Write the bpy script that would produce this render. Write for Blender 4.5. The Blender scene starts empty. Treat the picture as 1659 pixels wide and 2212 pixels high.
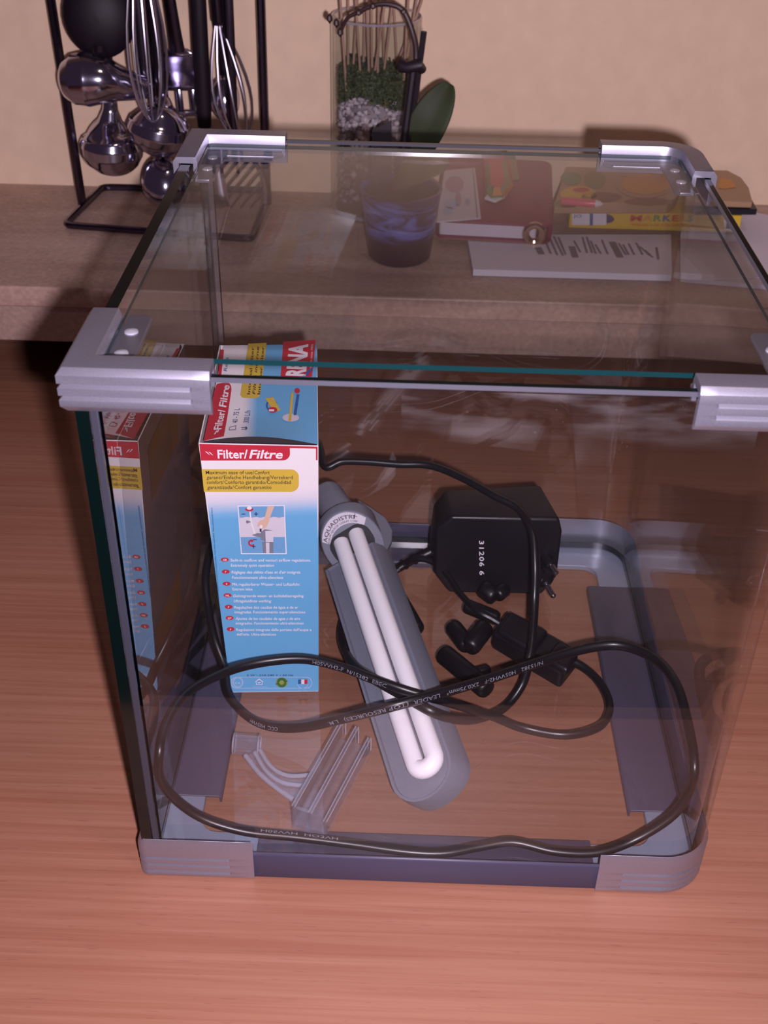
import bpy, bmesh, math, random
from mathutils import Vector, Matrix, Euler
random.seed(7)
scene = bpy.context.scene
C = scene.collection

# ------------------------------------------------------------------ camera
CAM = Vector((0.1300, -0.3838, 0.5082))
ROT = Euler((0.9594, -0.0187, 0.0280), 'XYZ')
FPX = 2484.8
cam = bpy.data.cameras.new('camera')
cam.sensor_fit = 'VERTICAL'
cam.sensor_height = 24.0
cam.lens = FPX / 2212.0 * 24.0
cam.clip_start = 0.01
cam.dof.use_dof = True
cam.dof.focus_distance = 0.62
cam.dof.aperture_fstop = 13.0
camo = bpy.data.objects.new('camera', cam)
camo.location = CAM
camo.rotation_euler = ROT
C.objects.link(camo)
scene.camera = camo

# ------------------------------------------------------------------ world, lights, exposure
world = bpy.data.worlds.new('world')
scene.world = world
world.use_nodes = True
bg = world.node_tree.nodes['Background']
bg.inputs['Color'].default_value = (0.92, 0.56, 0.95, 1)
bg.inputs['Strength'].default_value = 0.036

fl = bpy.data.lights.new('camera_flash', 'SPOT')          # the camera's own flash, just right of and below the lens
fl.energy = 26.0
fl.color = (1.0, 0.86, 1.03)
fl.shadow_soft_size = 0.007
fl.spot_size = math.radians(79)
fl.spot_blend = 0.40
flo = bpy.data.objects.new('camera_flash', fl)
flo.location = (0.155, -0.392, 0.490)
flo.rotation_euler = ROT
C.objects.link(flo)

cl = bpy.data.lights.new('ceiling_lamp', 'AREA')           # weak warm room lamp
cl.shape = 'DISK'
cl.size = 0.22
cl.energy = 2.6
cl.color = (1.0, 0.78, 0.62)
clo = bpy.data.objects.new('ceiling_lamp', cl)
clo.location = (0.55, -0.35, 1.75)
clo.rotation_euler = (math.radians(-14), math.radians(14), 0)
C.objects.link(clo)

vs = scene.view_settings
vs.view_transform = 'Standard'
vs.look = 'None'
vs.gamma = 1.0
vs.use_curve_mapping = False
vs.exposure = 0.0
try:
    scene.cycles.transparent_max_bounces = 22
    scene.cycles.max_bounces = 6
    scene.cycles.diffuse_bounces = 2
    scene.cycles.glossy_bounces = 3
    scene.cycles.use_adaptive_sampling = True
    scene.cycles.adaptive_threshold = 0.05
except Exception:
    pass

# ------------------------------------------------------------------ helpers
RM = ROT.to_matrix()
def ray(u, v):
    return RM @ Vector(((u - 829.5) / FPX, -(v - 1106.0) / FPX, -1.0))
def atz(u, v, z):
    d = ray(u, v)
    return CAM + d * ((z - CAM.z) / d.z)
def aty(u, v, y):
    d = ray(u, v)
    return CAM + d * ((y - CAM.y) / d.y)
def atp(u, v, p0, n):
    d = ray(u, v)
    return CAM + d * ((p0 - CAM).dot(n) / d.dot(n))
def V(*a):
    return Vector(a)

def srgb(r, g, b):
    def f(c):
        c /= 255.0
        return c / 12.92 if c <= 0.04045 else ((c + 0.055) / 1.055) ** 2.4
    return (f(r), f(g), f(b), 1.0)

MATS = {}
def pmat(name, colour, rough=0.5, metal=0.0, spec=0.5, bump=None, trans=0.0, emit=None, noise=None, coat=0.0):
    m = bpy.data.materials.new(name)
    m.use_nodes = True
    nt = m.node_tree
    b = nt.nodes['Principled BSDF']
    c = colour if len(colour) == 4 else (*colour, 1)
    b.inputs['Base Color'].default_value = c
    b.inputs['Roughness'].default_value = rough
    b.inputs['Metallic'].default_value = metal
    b.inputs['Specular IOR Level'].default_value = spec
    b.inputs['Coat Weight'].default_value = coat
    if noise or bump:
        tc = nt.nodes.new('ShaderNodeTexCoord')
        n = nt.nodes.new('ShaderNodeTexNoise')
        nt.links.new(tc.outputs['Object'], n.inputs['Vector'])
        n.inputs['Scale'].default_value = (noise or bump)[0]
        n.inputs['Detail'].default_value = 4
        if noise:
            r = nt.nodes.new('ShaderNodeMapRange')
            r.inputs['To Min'].default_value = 1 - noise[1]
            r.inputs['To Max'].default_value = 1 + noise[1]
            r.inputs['From Min'].default_value = 0.3
            r.inputs['From Max'].default_value = 0.7
            nt.links.new(n.outputs['Fac'], r.inputs['Value'])
            mx = nt.nodes.new('ShaderNodeVectorMath')
            mx.operation = 'SCALE'
            mx.inputs[0].default_value = c[:3]
            nt.links.new(r.outputs['Result'], mx.inputs['Scale'])
            nt.links.new(mx.outputs['Vector'], b.inputs['Base Color'])
        if bump:
            bp = nt.nodes.new('ShaderNodeBump')
            bp.inputs['Strength'].default_value = bump[1]
            bp.inputs['Distance'].default_value = bump[2]
            nt.links.new(n.outputs['Fac'], bp.inputs['Height'])
            nt.links.new(bp.outputs['Normal'], b.inputs['Normal'])
    MATS[name] = m
    return m

def glassmat(name, tint, haze=0.0, hazecol=(0.8, 0.8, 0.85, 1), f0=0.04, rough=0.0, dust=0.0, smear=0.0):
    """clear glass or acrylic: straight-through transmission plus Fresnel (Schlick) reflection on every surface"""
    m = bpy.data.materials.new(name)
    m.use_nodes = True
    nt = m.node_tree
    nt.nodes.clear()
    out = nt.nodes.new('ShaderNodeOutputMaterial')
    geo = nt.nodes.new('ShaderNodeNewGeometry')
    dot = nt.nodes.new('ShaderNodeVectorMath'); dot.operation = 'DOT_PRODUCT'
    nt.links.new(geo.outputs['Normal'], dot.inputs[0])
    nt.links.new(geo.outputs['Incoming'], dot.inputs[1])
    def mth(op, a, b=None):
        n = nt.nodes.new('ShaderNodeMath'); n.operation = op
        for i, x in enumerate((a, b)):
            if x is None: continue
            if isinstance(x, (int, float)): n.inputs[i].default_value = x
            else: nt.links.new(x, n.inputs[i])
        return n.outputs[0]
    c = mth('ABSOLUTE', dot.outputs['Value'])
    p = mth('POWER', mth('SUBTRACT', 1.0, c), 5.0)
    F = mth('ADD', mth('MULTIPLY', p, 1 - f0), f0)
    tr = nt.nodes.new('ShaderNodeBsdfTransparent'); tr.inputs['Color'].default_value = (*tint, 1)
    gl = nt.nodes.new('ShaderNodeBsdfGlossy'); gl.inputs['Roughness'].default_value = rough
    gl.inputs['Color'].default_value = (1, 1, 1, 1)
    base = tr.outputs[0]
    if haze > 0 or dust > 0:
        df = nt.nodes.new('ShaderNodeBsdfDiffuse'); df.inputs['Color'].default_value = hazecol
        mh = nt.nodes.new('ShaderNodeMixShader')
        if dust > 0:
            tc = nt.nodes.new('ShaderNodeTexCoord')
            vo = nt.nodes.new('ShaderNodeTexVoronoi'); vo.inputs['Scale'].default_value = 130
            nt.links.new(tc.outputs['Object'], vo.inputs['Vector'])
            ns = nt.nodes.new('ShaderNodeTexNoise'); ns.inputs['Scale'].default_value = 14
            nt.links.new(tc.outputs['Object'], ns.inputs['Vector'])
            spot = mth('LESS_THAN', vo.outputs['Distance'], mth('MULTIPLY', ns.outputs['Fac'], 0.085))
            fac = mth('ADD', mth('MULTIPLY', spot, dust), haze)
            if smear > 0:      # dried limescale, densest along the rim
                sp = nt.nodes.new('ShaderNodeSeparateXYZ'); nt.links.new(tc.outputs['Object'], sp.inputs[0])
                n2 = nt.nodes.new('ShaderNodeTexNoise'); n2.inputs['Scale'].default_value = 38; n2.inputs['Detail'].default_value = 5
                mpp = nt.nodes.new('ShaderNodeMapping'); mpp.inputs['Scale'].default_value = (0.5, 0.5, 2.2)
                nt.links.new(tc.outputs['Object'], mpp.inputs['Vector']); nt.links.new(mpp.outputs['Vector'], n2.inputs['Vector'])
                hi = mth('MULTIPLY', mth('MINIMUM', mth('MAXIMUM', mth('SUBTRACT', sp.outputs['Z'], 0.272), 0.0), 0.022), 45.0)
                pat = mth('MULTIPLY', mth('MAXIMUM', mth('SUBTRACT', n2.outputs['Fac'], 0.46), 0.0), 5.0)
                fac = mth('ADD', fac, mth('MULTIPLY', mth('MULTIPLY', hi, pat), smear))
            nt.links.new(fac, mh.inputs['Fac'])
        else:
            mh.inputs['Fac'].default_value = haze
        nt.links.new(base, mh.inputs[1]); nt.links.new(df.outputs[0], mh.inputs[2])
        base = mh.outputs[0]
    mx = nt.nodes.new('ShaderNodeMixShader')
    nt.links.new(F, mx.inputs['Fac'])
    nt.links.new(base, mx.inputs[1]); nt.links.new(gl.outputs[0], mx.inputs[2])
    nt.links.new(mx.outputs[0], out.inputs['Surface'])
    MATS[name] = m
    return m

class MB:
    def __init__(self):
        self.v = []; self.f = []; self.m = []
    def add(self, verts, faces, mi=0):
        o = len(self.v)
        self.v += [Vector(p) for p in verts]
        self.f += [[i + o for i in fc] for fc in faces]
        self.m += [mi] * len(faces)
        return self
    def box(self, a, b, M=None, mi=0):
        x0, y0, z0 = a; x1, y1, z1 = b
        vs = [V(x0,y0,z0),V(x1,y0,z0),V(x1,y1,z0),V(x0,y1,z0),V(x0,y0,z1),V(x1,y0,z1),V(x1,y1,z1),V(x0,y1,z1)]
        if M: vs = [M @ p for p in vs]
        return self.add(vs, [(0,3,2,1),(4,5,6,7),(0,1,5,4),(1,2,6,5),(2,3,7,6),(3,0,4,7)], mi)
    def hexa(self, bot, top, mi=0):
        return self.add(list(bot)+list(top), [(0,3,2,1),(4,5,6,7),(0,1,5,4),(1,2,6,5),(2,3,7,6),(3,0,4,7)], mi)
    def prism(self, poly, z0, z1, M=None, mi=0, mtop=None, mside=None):
        n = len(poly)
        vs = [V(p[0],p[1],z0) for p in poly] + [V(p[0],p[1],z1) for p in poly]
        if M: vs = [M @ p for p in vs]
        o = len(self.v); self.v += vs
        self.f.append([o+i for i in reversed(range(n))]); self.m.append(mi)
        self.f.append([o+n+i for i in range(n)]); self.m.append(mi if mtop is None else mtop)
        for i in range(n):
            j = (i+1) % n
            self.f.append([o+i,o+j,o+n+j,o+n+i]); self.m.append(mi if mside is None else mside)
        return self
    def tube(self, pts, r, n=10, closed=False, cap=True, flat=None, up=None, mi=0):
        pts = [Vector(p) for p in pts]
        N = len(pts)
        rr = r if isinstance(r, (list, tuple)) else [r]*N
        prev = None; o = len(self.v)
        for i, p in enumerate(pts):
            if closed: t = pts[(i+1) % N] - pts[i-1]
            else: t = pts[min(i+1, N-1)] - pts[max(i-1, 0)]
            t.normalize()
            if prev is None:
                a = up or (V(0,0,1) if abs(t.z) < 0.9 else V(1,0,0))
            else: a = prev
            a = a - t * a.dot(t)
            if a.length < 1e-6: a = t.orthogonal()
            a.normalize(); prev = a
            b = t.cross(a)
            k = flat or 1.0
            for q in range(n):
                th = 2*math.pi*q/n
                self.v.append(p + a*(math.cos(th)*rr[i]) + b*(math.sin(th)*rr[i]*k))
        rng = N if closed else N-1
        for i in range(rng):
            i2 = (i+1) % N
            for q in range(n):
                q2 = (q+1) % n
                self.f.append([o+i*n+q, o+i*n+q2, o+i2*n+q2, o+i2*n+q]); self.m.append(mi)
        if cap and not closed:
            self.f.append([o+q for q in reversed(range(n))]); self.m.append(mi)
            self.f.append([o+(N-1)*n+q for q in range(n)]); self.m.append(mi)
        return self
    def lathe(self, prof, M=None, n=28, mi=0, sx=1.0, sy=1.0, closed=False):
        """profile [(r, z)] turned about z"""
        o = len(self.v); k = len(prof)
        for r, z in prof:
            for q in range(n):
                th = 2*math.pi*q/n
                p = V(r*math.cos(th)*sx, r*math.sin(th)*sy, z)
                self.v.append(M @ p if M else p)
        for i in range(k if closed else k-1):
            i2 = (i+1) % k
            for q in range(n):
                q2 = (q+1) % n
                self.f.append([o+i*n+q, o+i*n+q2, o+i2*n+q2, o+i2*n+q]); self.m.append(mi)
        if not closed:
            if prof[0][0] > 1e-6: self.f.append([o+q for q in reversed(range(n))]); self.m.append(mi)
            if prof[-1][0] > 1e-6: self.f.append([o+(k-1)*n+q for q in range(n)]); self.m.append(mi)
        return self
    def sweep(self, path, profs, mi=0):
        """profiles [(inward, z)] swept along an xy path; inward is left of travel"""
        N = len(path); o = len(self.v); K = len(profs[0])
        for i, (x, y) in enumerate(path):
            def dirv(a, b):
                d = V(b[0]-a[0], b[1]-a[1]); d.normalize(); return d
            d0 = dirv(path[i-1], path[i]) if i > 0 else None
            d1 = dirv(path[i], path[i+1]) if i < N-1 else None
            d0 = d0 or d1; d1 = d1 or d0
            n0 = V(-d0.y, d0.x); n1 = V(-d1.y, d1.x)
            nn = (n0+n1); nn.normalize(); nn = nn / max(0.3, nn.dot(n0))
            for (w, z) in profs[i]:
                self.v.append(V(x+nn.x*w, y+nn.y*w, z))
        for i in range(N-1):
            for q in range(K):
                q2 = (q+1) % K
                self.f.append([o+i*K+q, o+(i+1)*K+q, o+(i+1)*K+q2, o+i*K+q2]); self.m.append(mi)
        self.f.append([o+q for q in range(K)]); self.m.append(mi)
        self.f.append([o+(N-1)*K+q for q in reversed(range(K))]); self.m.append(mi)
        return self
    def build(self, name, mats, parent=None, smooth=False, bevel=0, segs=2, origin=None, recalc=True, ang=35, subsurf=0, solid=0):
        if not isinstance(mats, (list, tuple)): mats = [mats]
        org = Vector(origin) if origin is not None else None
        if org is None:
            if parent is not None: org = world_loc(parent)
            else:
                xs = [p.x for p in self.v]; ys = [p.y for p in self.v]; zs = [p.z for p in self.v]
                org = V((min(xs)+max(xs))/2, (min(ys)+max(ys))/2, min(zs))
        me = bpy.data.meshes.new(name)
        me.from_pydata([tuple(p-org) for p in self.v], [], self.f)
        for i, p in enumerate(me.polygons): p.material_index = self.m[i]
        for mm in mats: me.materials.append(MATS[mm] if isinstance(mm, str) else mm)
        if recalc:
            bm = bmesh.new(); bm.from_mesh(me)
            bmesh.ops.recalc_face_normals(bm, faces=bm.faces)
            bm.to_mesh(me); bm.free()
        if smooth:
            me.shade_smooth()
            me.set_sharp_from_angle(angle=math.radians(ang))
        o = bpy.data.objects.new(name, me)
        C.objects.link(o)
        if parent is not None:
            o.parent = parent
            o.location = org - world_loc(parent)
        else:
            o.location = org
        if bevel:
            md = o.modifiers.new('bevel', 'BEVEL'); md.width = bevel; md.segments = segs
            md.limit_method = 'ANGLE'; md.angle_limit = math.radians(ang)
            me.shade_smooth()
            md.harden_normals = False
            me.set_sharp_from_angle(angle=math.radians(60))
        if solid:
            md = o.modifiers.new('solid', 'SOLIDIFY'); md.thickness = solid; md.offset = 0
        if subsurf:
            md = o.modifiers.new('sub', 'SUBSURF'); md.levels = subsurf; md.render_levels = subsurf
        return o

def world_loc(o):
    p = Vector(o.location)
    while o.parent is not None:
        o = o.parent; p += o.location
    return p

def tag(o, label, cat, group=None, kind=None):
    o['label'] = label
    if cat: o['category'] = cat
    if group: o['group'] = group
    if kind: o['kind'] = kind
    return o
def thing(name, label, cat, loc, group=None):
    o = bpy.data.objects.new(name, None)
    o.empty_display_size = 0.01
    o.location = loc
    C.objects.link(o)
    return tag(o, label, cat, group)
def struct(o):
    o['kind'] = 'structure'
    return o

def frame(origin, x, y, z):
    return Matrix(((x.x, y.x, z.x, origin.x), (x.y, y.y, z.y, origin.y), (x.z, y.z, z.z, origin.z), (0, 0, 0, 1)))

def spline(pts, sub=8, closed=False):
    """Catmull-Rom through the points"""
    pts = [Vector(p) for p in pts]; N = len(pts); out = []
    for i in range(N if closed else N-1):
        if closed: a, b, c, d = pts[i-1], pts[i], pts[(i+1) % N], pts[(i+2) % N]
        else: a, b, c, d = pts[max(i-1,0)], pts[i], pts[i+1], pts[min(i+2,N-1)]
        for k in range(sub):
            t = k/sub
            out.append(0.5*((2*b) + (c-a)*t + (2*a-5*b+4*c-d)*t*t + (3*b-a-3*c+d)*t**3))
    if not closed: out.append(pts[-1])
    return out

_tcache = {}
def text2d(s, bold=0.0, shear=0.0, space=1.0):
    """glyph outlines of a line of writing as flat faces: (verts, faces, width, cap height)"""
    key = (s, bold, shear, space)
    if key in _tcache: return _tcache[key]
    cu = bpy.data.curves.new('txt', 'FONT')
    cu.body = s; cu.size = 1.0; cu.resolution_u = 2; cu.offset = bold; cu.shear = shear; cu.space_character = space
    cu.fill_mode = 'FRONT'
    ob = bpy.data.objects.new('txt', cu)
    C.objects.link(ob)
    dg = bpy.context.evaluated_depsgraph_get()
    me = bpy.data.meshes.new_from_object(ob.evaluated_get(dg))
    vs = [Vector((v.co.x, v.co.y)) for v in me.vertices]
    fs = [list(p.vertices) for p in me.polygons]
    bpy.data.objects.remove(ob); bpy.data.curves.remove(cu); bpy.data.meshes.remove(me)
    x0 = min((p.x for p in vs), default=0); x1 = max((p.x for p in vs), default=1)
    vs = [Vector((p.x-x0, p.y)) for p in vs]
    r = (vs, fs, max(1e-6, x1-x0))
    _tcache[key] = r
    return r
def write(mb, s, p0, p1, up, height=None, bold=0.0, shear=0.0, mi=0, fn=None, space=1.0):
    """line of print from p0 to p1; 'up' is the direction of the letters' tops; height = cap height in metres"""
    vs, fs, w = text2d(s, bold, shear, space)
    d = p1 - p0; L = d.length
    k = L / w
    ky = k if height is None else height / 0.69
    ex = d.normalized(); ey = up.normalized()
    out = [p0 + ex*(v.x*k) + ey*(v.y*ky) for v in vs]
    if fn: out = [fn(p) for p in out]
    mb.add(out, fs, mi)
    return mb
def disc(n=20, rx=1.0, ry=1.0, a0=0.0, a1=2*math.pi):
    return [(rx*math.cos(a0+(a1-a0)*i/n), ry*math.sin(a0+(a1-a0)*i/n)) for i in range(n)]
def roundrect(x0, y0, x1, y1, r, n=5, corners=(1,1,1,1)):
    pts = []
    for k, (cx, cy, a) in enumerate(((x0,y0,180),(x1,y0,270),(x1,y1,0),(x0,y1,90))):
        if corners[k]:
            ox = cx + (r if k in (0,3) else -r); oy = cy + (r if k in (0,1) else -r)
            for i in range(n+1):
                t = math.radians(a+90*i/n); pts.append((ox+r*math.cos(t), oy+r*math.sin(t)))
        else: pts.append((cx, cy))
    return pts

# ------------------------------------------------------------------ materials
def wood_material():
    m = bpy.data.materials.new('beech_wood'); m.use_nodes = True
    nt = m.node_tree; L = nt.links
    b = nt.nodes['Principled BSDF']
    tc = nt.nodes.new('ShaderNodeTexCoord')
    mp = nt.nodes.new('ShaderNodeMapping')
    mp.inputs['Rotation'].default_value = (0, 0, math.radians(-1.5))
    mp.inputs['Scale'].default_value = (5.0, 300.0, 1.0)
    L.new(tc.outputs['Object'], mp.inputs['Vector'])
    n1 = nt.nodes.new('ShaderNodeTexNoise'); n1.inputs['Scale'].default_value = 1.0; n1.inputs['Detail'].default_value = 6; n1.inputs['Roughness'].default_value = 0.6
    n1.inputs['Distortion'].default_value = 0.4
    L.new(mp.outputs['Vector'], n1.inputs['Vector'])
    mp2 = nt.nodes.new('ShaderNodeMapping'); mp2.inputs['Scale'].default_value = (1.6, 16.0, 1.0)
    L.new(tc.outputs['Object'], mp2.inputs['Vector'])
    n2 = nt.nodes.new('ShaderNodeTexNoise'); n2.inputs['Scale'].default_value = 1.0; n2.inputs['Detail'].default_value = 3
    L.new(mp2.outputs['Vector'], n2.inputs['Vector'])
    mp3 = nt.nodes.new('ShaderNodeMapping'); mp3.inputs['Scale'].default_value = (75.0, 900.0, 1.0); mp3.inputs['Rotation'].default_value = (0, 0, math.radians(-1.5))
    L.new(tc.outputs['Object'], mp3.inputs['Vector'])
    n3 = nt.nodes.new('ShaderNodeTexNoise'); n3.inputs['Scale'].default_value = 1.0; n3.inputs['Detail'].default_value = 2
    L.new(mp3.outputs['Vector'], n3.inputs['Vector'])
    mixf = nt.nodes.new('ShaderNodeMath'); mixf.operation = 'MULTIPLY_ADD'
    L.new(n1.outputs['Fac'], mixf.inputs[0]); mixf.inputs[1].default_value = 0.65
    sc = nt.nodes.new('ShaderNodeMath'); sc.operation = 'MULTIPLY'; sc.inputs[1].default_value = 0.35
    L.new(n2.outputs['Fac'], sc.inputs[0]); L.new(sc.outputs[0], mixf.inputs[2])
    rp = nt.nodes.new('ShaderNodeValToRGB')
    e = rp.color_ramp.elements
    e[0].position = 0.37; e[0].color = (0.250, 0.098, 0.058, 1)
    e[1].position = 0.63; e[1].color = (0.322, 0.150, 0.095, 1)
    L.new(mixf.outputs[0], rp.inputs['Fac'])
    r3 = nt.nodes.new('ShaderNodeMapRange'); r3.inputs['From Min'].default_value = 0.66; r3.inputs['From Max'].default_value = 0.74
    r3.inputs['To Min'].default_value = 0.0; r3.inputs['To Max'].default_value = 0.35
    L.new(n3.outputs['Fac'], r3.inputs['Value'])
    mx = nt.nodes.new('ShaderNodeMix'); mx.data_type = 'RGBA'
    L.new(r3.outputs['Result'], mx.inputs['Factor'])
    L.new(rp.outputs['Color'], mx.inputs['A']); mx.inputs['B'].default_value = (0.16, 0.045, 0.03, 1)
    L.new(mx.outputs['Result'], b.inputs['Base Color'])
    b.inputs['Roughness'].default_value = 0.42
    b.inputs['Specular IOR Level'].default_value = 0.35
    n4 = nt.nodes.new('ShaderNodeTexNoise'); n4.inputs['Scale'].default_value = 900
    L.new(tc.outputs['Object'], n4.inputs['Vector'])
    bp = nt.nodes.new('ShaderNodeBump'); bp.inputs['Strength'].default_value = 0.15; bp.inputs['Distance'].default_value = 0.0003
    L.new(n4.outputs['Fac'], bp.inputs['Height']); L.new(bp.outputs['Normal'], b.inputs['Normal'])
    MATS['wood'] = m
wood_material()

def stone_material(name, c0, c1, c2, scale=(6, 22, 40)):
    m = bpy.data.materials.new(name); m.use_nodes = True
    nt = m.node_tree; L = nt.links
    b = nt.nodes['Principled BSDF']
    tc = nt.nodes.new('ShaderNodeTexCoord')
    mp = nt.nodes.new('ShaderNodeMapping'); mp.inputs['Scale'].default_value = scale
    L.new(tc.outputs['Object'], mp.inputs['Vector'])
    n = nt.nodes.new('ShaderNodeTexNoise'); n.inputs['Scale'].default_value = 1; n.inputs['Detail'].default_value = 8; n.inputs['Distortion'].default_value = 0.6
    L.new(mp.outputs['Vector'], n.inputs['Vector'])
    rp = nt.nodes.new('ShaderNodeValToRGB'); e = rp.color_ramp.elements
    e[0].position = 0.3; e[0].color = c0; e[1].position = 0.7; e[1].color = c2
    k = e.new(0.5); k.color = c1
    L.new(n.outputs['Fac'], rp.inputs['Fac'])
    n2 = nt.nodes.new('ShaderNodeTexNoise'); n2.inputs['Scale'].default_value = 260; n2.inputs['Detail'].default_value = 3
    L.new(tc.outputs['Object'], n2.inputs['Vector'])
    r2 = nt.nodes.new('ShaderNodeMapRange'); r2.inputs['From Min'].default_value = 0.3; r2.inputs['From Max'].default_value = 0.7
    r2.inputs['To Min'].default_value = 0.82; r2.inputs['To Max'].default_value = 1.12
    L.new(n2.outputs['Fac'], r2.inputs['Value'])
    vm = nt.nodes.new('ShaderNodeVectorMath'); vm.operation = 'SCALE'
    L.new(rp.outputs['Color'], vm.inputs[0]); L.new(r2.outputs['Result'], vm.inputs['Scale'])
    L.new(vm.outputs['Vector'], b.inputs['Base Color'])
    b.inputs['Roughness'].default_value = 0.45
    MATS[name] = m
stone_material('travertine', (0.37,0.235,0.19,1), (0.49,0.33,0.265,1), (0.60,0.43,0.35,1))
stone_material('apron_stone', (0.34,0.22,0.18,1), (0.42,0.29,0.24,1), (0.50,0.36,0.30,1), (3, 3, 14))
pmat('plaster', (0.88, 0.655, 0.465), 0.85, spec=0.2, noise=(55, 0.035), bump=(140, 0.25, 0.001))
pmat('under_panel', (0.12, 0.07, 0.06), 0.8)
pmat('floor_tile', (0.3, 0.22, 0.18), 0.5)
pmat('silver', (0.38, 0.37, 0.45), 0.38, metal=0.80, noise=(2600, 0.10))
pmat('silver_frame', (0.25, 0.275, 0.37), 0.42, metal=0.15)
pmat('bar_grey', (0.058, 0.052, 0.092), 0.42, spec=0.4)
pmat('silicone', (0.036, 0.036, 0.050), 0.35)
pmat('glass_edge', (0.0012, 0.0050, 0.0048), 0.12, spec=0.6)
pmat('lid_edge', (0.004, 0.028, 0.032), 0.15, spec=0.6)
pmat('arris', (0.060, 0.060, 0.080), 0.3, spec=0.8)
glassmat('tank_glass', (0.972, 0.978, 0.975), haze=0.0008)
glassmat('lid_glass', (0.955, 0.965, 0.962), haze=0.0004)
glassmat('clear_glass', (0.95, 0.96, 0.95), haze=0.002)
glassmat('acrylic', (0.93, 0.92, 0.95), haze=0.05, hazecol=(0.75, 0.72, 0.82, 1), f0=0.09)
glassmat('clear_film', (0.93, 0.93, 0.93), haze=0.07, f0=0.06)
glassmat('clear_silicone', (0.80, 0.80, 0.82), haze=0.10, hazecol=(0.45, 0.42, 0.48, 1))
glassmat('limescale', (1.0, 1.0, 1.0), haze=0.0, dust=0.05, smear=0.10)
glassmat('edge_highlight', (0.80, 0.80, 0.84), haze=0.30, hazecol=(0.70, 0.68, 0.80, 1), f0=0.12)  # pale haze that paints bright highlights along clear edges
pmat('ink_white', (0.74, 0.68, 0.71), 0.45, spec=0.3)
pmat('ink_red', (0.47, 0.022, 0.042), 0.4, spec=0.3)
pmat('ink_yellow', (0.58, 0.40, 0.05), 0.4, spec=0.3)
pmat('ink_dark', (0.035, 0.02, 0.03), 0.5)
pmat('ink_navy', (0.015, 0.025, 0.11), 0.5)
pmat('ink_blue', (0.02, 0.09, 0.30), 0.5)
pmat('ink_green', (0.03, 0.13, 0.035), 0.5)
pmat('ink_lime', (0.28, 0.30, 0.05), 0.5)
pmat('ink_skin', (0.62, 0.42, 0.32), 0.5)
pmat('ink_grey', (0.18, 0.19, 0.24), 0.5)
pmat('ink_midblue', (0.14, 0.33, 0.56), 0.5)
pmat('ink_pale', (0.60, 0.55, 0.62), 0.5)
pmat('carton_inside', (0.05, 0.04, 0.045), 0.8)
pmat('black_plastic', (0.006, 0.005, 0.008), 0.40, spec=0.45, bump=(900, 0.2, 0.0002))
pmat('black_rubber', (0.005, 0.004, 0.006), 0.38, spec=0.4)
pmat('cord_black', (0.006, 0.005, 0.007), 0.36, spec=0.5)
pmat('pin_metal', (0.55, 0.5, 0.5), 0.2, metal=1.0)
pmat('lamp_grey', (0.16, 0.165, 0.21), 0.36, noise=(900, 0.06))
pmat('lamp_grey_dark', (0.085, 0.08, 0.10), 0.42)
pmat('tube_white', (0.84, 0.80, 0.84), 0.3)
pmat('chrome', (0.58, 0.55, 0.68), 0.13, metal=1.0)
pmat('chrome_dark', (0.11, 0.09, 0.13), 0.24, metal=1.0)
pmat('wire_steel', (0.62, 0.58, 0.68), 0.30, metal=1.0)
pmat('nylon', (0.010, 0.005, 0.010), 0.5, spec=0.25)
pmat('stick_wood', (0.42, 0.26, 0.19), 0.7)
def island_mat(name, c0, c1):
    m = bpy.data.materials.new(name); m.use_nodes = True
    nt = m.node_tree; b = nt.nodes['Principled BSDF']
    g = nt.nodes.new('ShaderNodeNewGeometry'); rp = nt.nodes.new('ShaderNodeValToRGB')
    rp.color_ramp.elements[0].color = c0; rp.color_ramp.elements[1].color = c1
    nt.links.new(g.outputs['Random Per Island'], rp.inputs['Fac']); nt.links.new(rp.outputs['Color'], b.inputs['Base Color'])
    b.inputs['Roughness'].default_value = 0.6
    MATS[name] = m
island_mat('granule_green', (0.012, 0.020, 0.010, 1), (0.10, 0.13, 0.055, 1))
island_mat('pebble_white', (0.34, 0.28, 0.31, 1), (0.66, 0.58, 0.62, 1))
island_mat('pebble_mixed', (0.05, 0.03, 0.04, 1), (0.42, 0.33, 0.34, 1))
pmat('stem_brown', (0.045, 0.020, 0.022), 0.45)
pmat('stake_black', (0.014, 0.008, 0.014), 0.5)
pmat('leaf_green', (0.024, 0.036, 0.008), 0.65, noise=(60, 0.2))
pmat('leaf_olive', (0.10, 0.085, 0.03), 0.45, noise=(60, 0.2))
pmat('soil', (0.03, 0.02, 0.018), 0.9)
pmat('burgundy', (0.20, 0.006, 0.050), 0.45, noise=(200, 0.15))
pmat('stitch', (0.30, 0.26, 0.16), 0.7)
pmat('paper', (0.72, 0.66, 0.74), 0.75)
pmat('paper_shade', (0.60, 0.53, 0.56), 0.75)
pmat('gold', (0.55, 0.36, 0.26), 0.18, metal=1.0)
pmat('marker_yellow', (0.70, 0.46, 0.035), 0.4)
pmat('orange_print', (0.62, 0.27, 0.06), 0.45)
pmat('tan_print', (0.42, 0.26, 0.15), 0.45)
pmat('brown_print', (0.20, 0.09, 0.06), 0.45)
pmat('olive_print', (0.22, 0.19, 0.07), 0.45)
pmat('pink_plastic', (0.75, 0.12, 0.18), 0.3)
pmat('print_grey', (0.22, 0.19, 0.21), 0.7)
pmat('red_print', (0.55, 0.05, 0.05), 0.4)
pmat('green_print', (0.10, 0.25, 0.09), 0.4)
pmat('black_card', (0.012, 0.012, 0.02), 0.4)
pmat('cord_print', (0.17, 0.165, 0.20), 0.6)
pmat('rivet', (0.50, 0.48, 0.54), 0.15)

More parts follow.
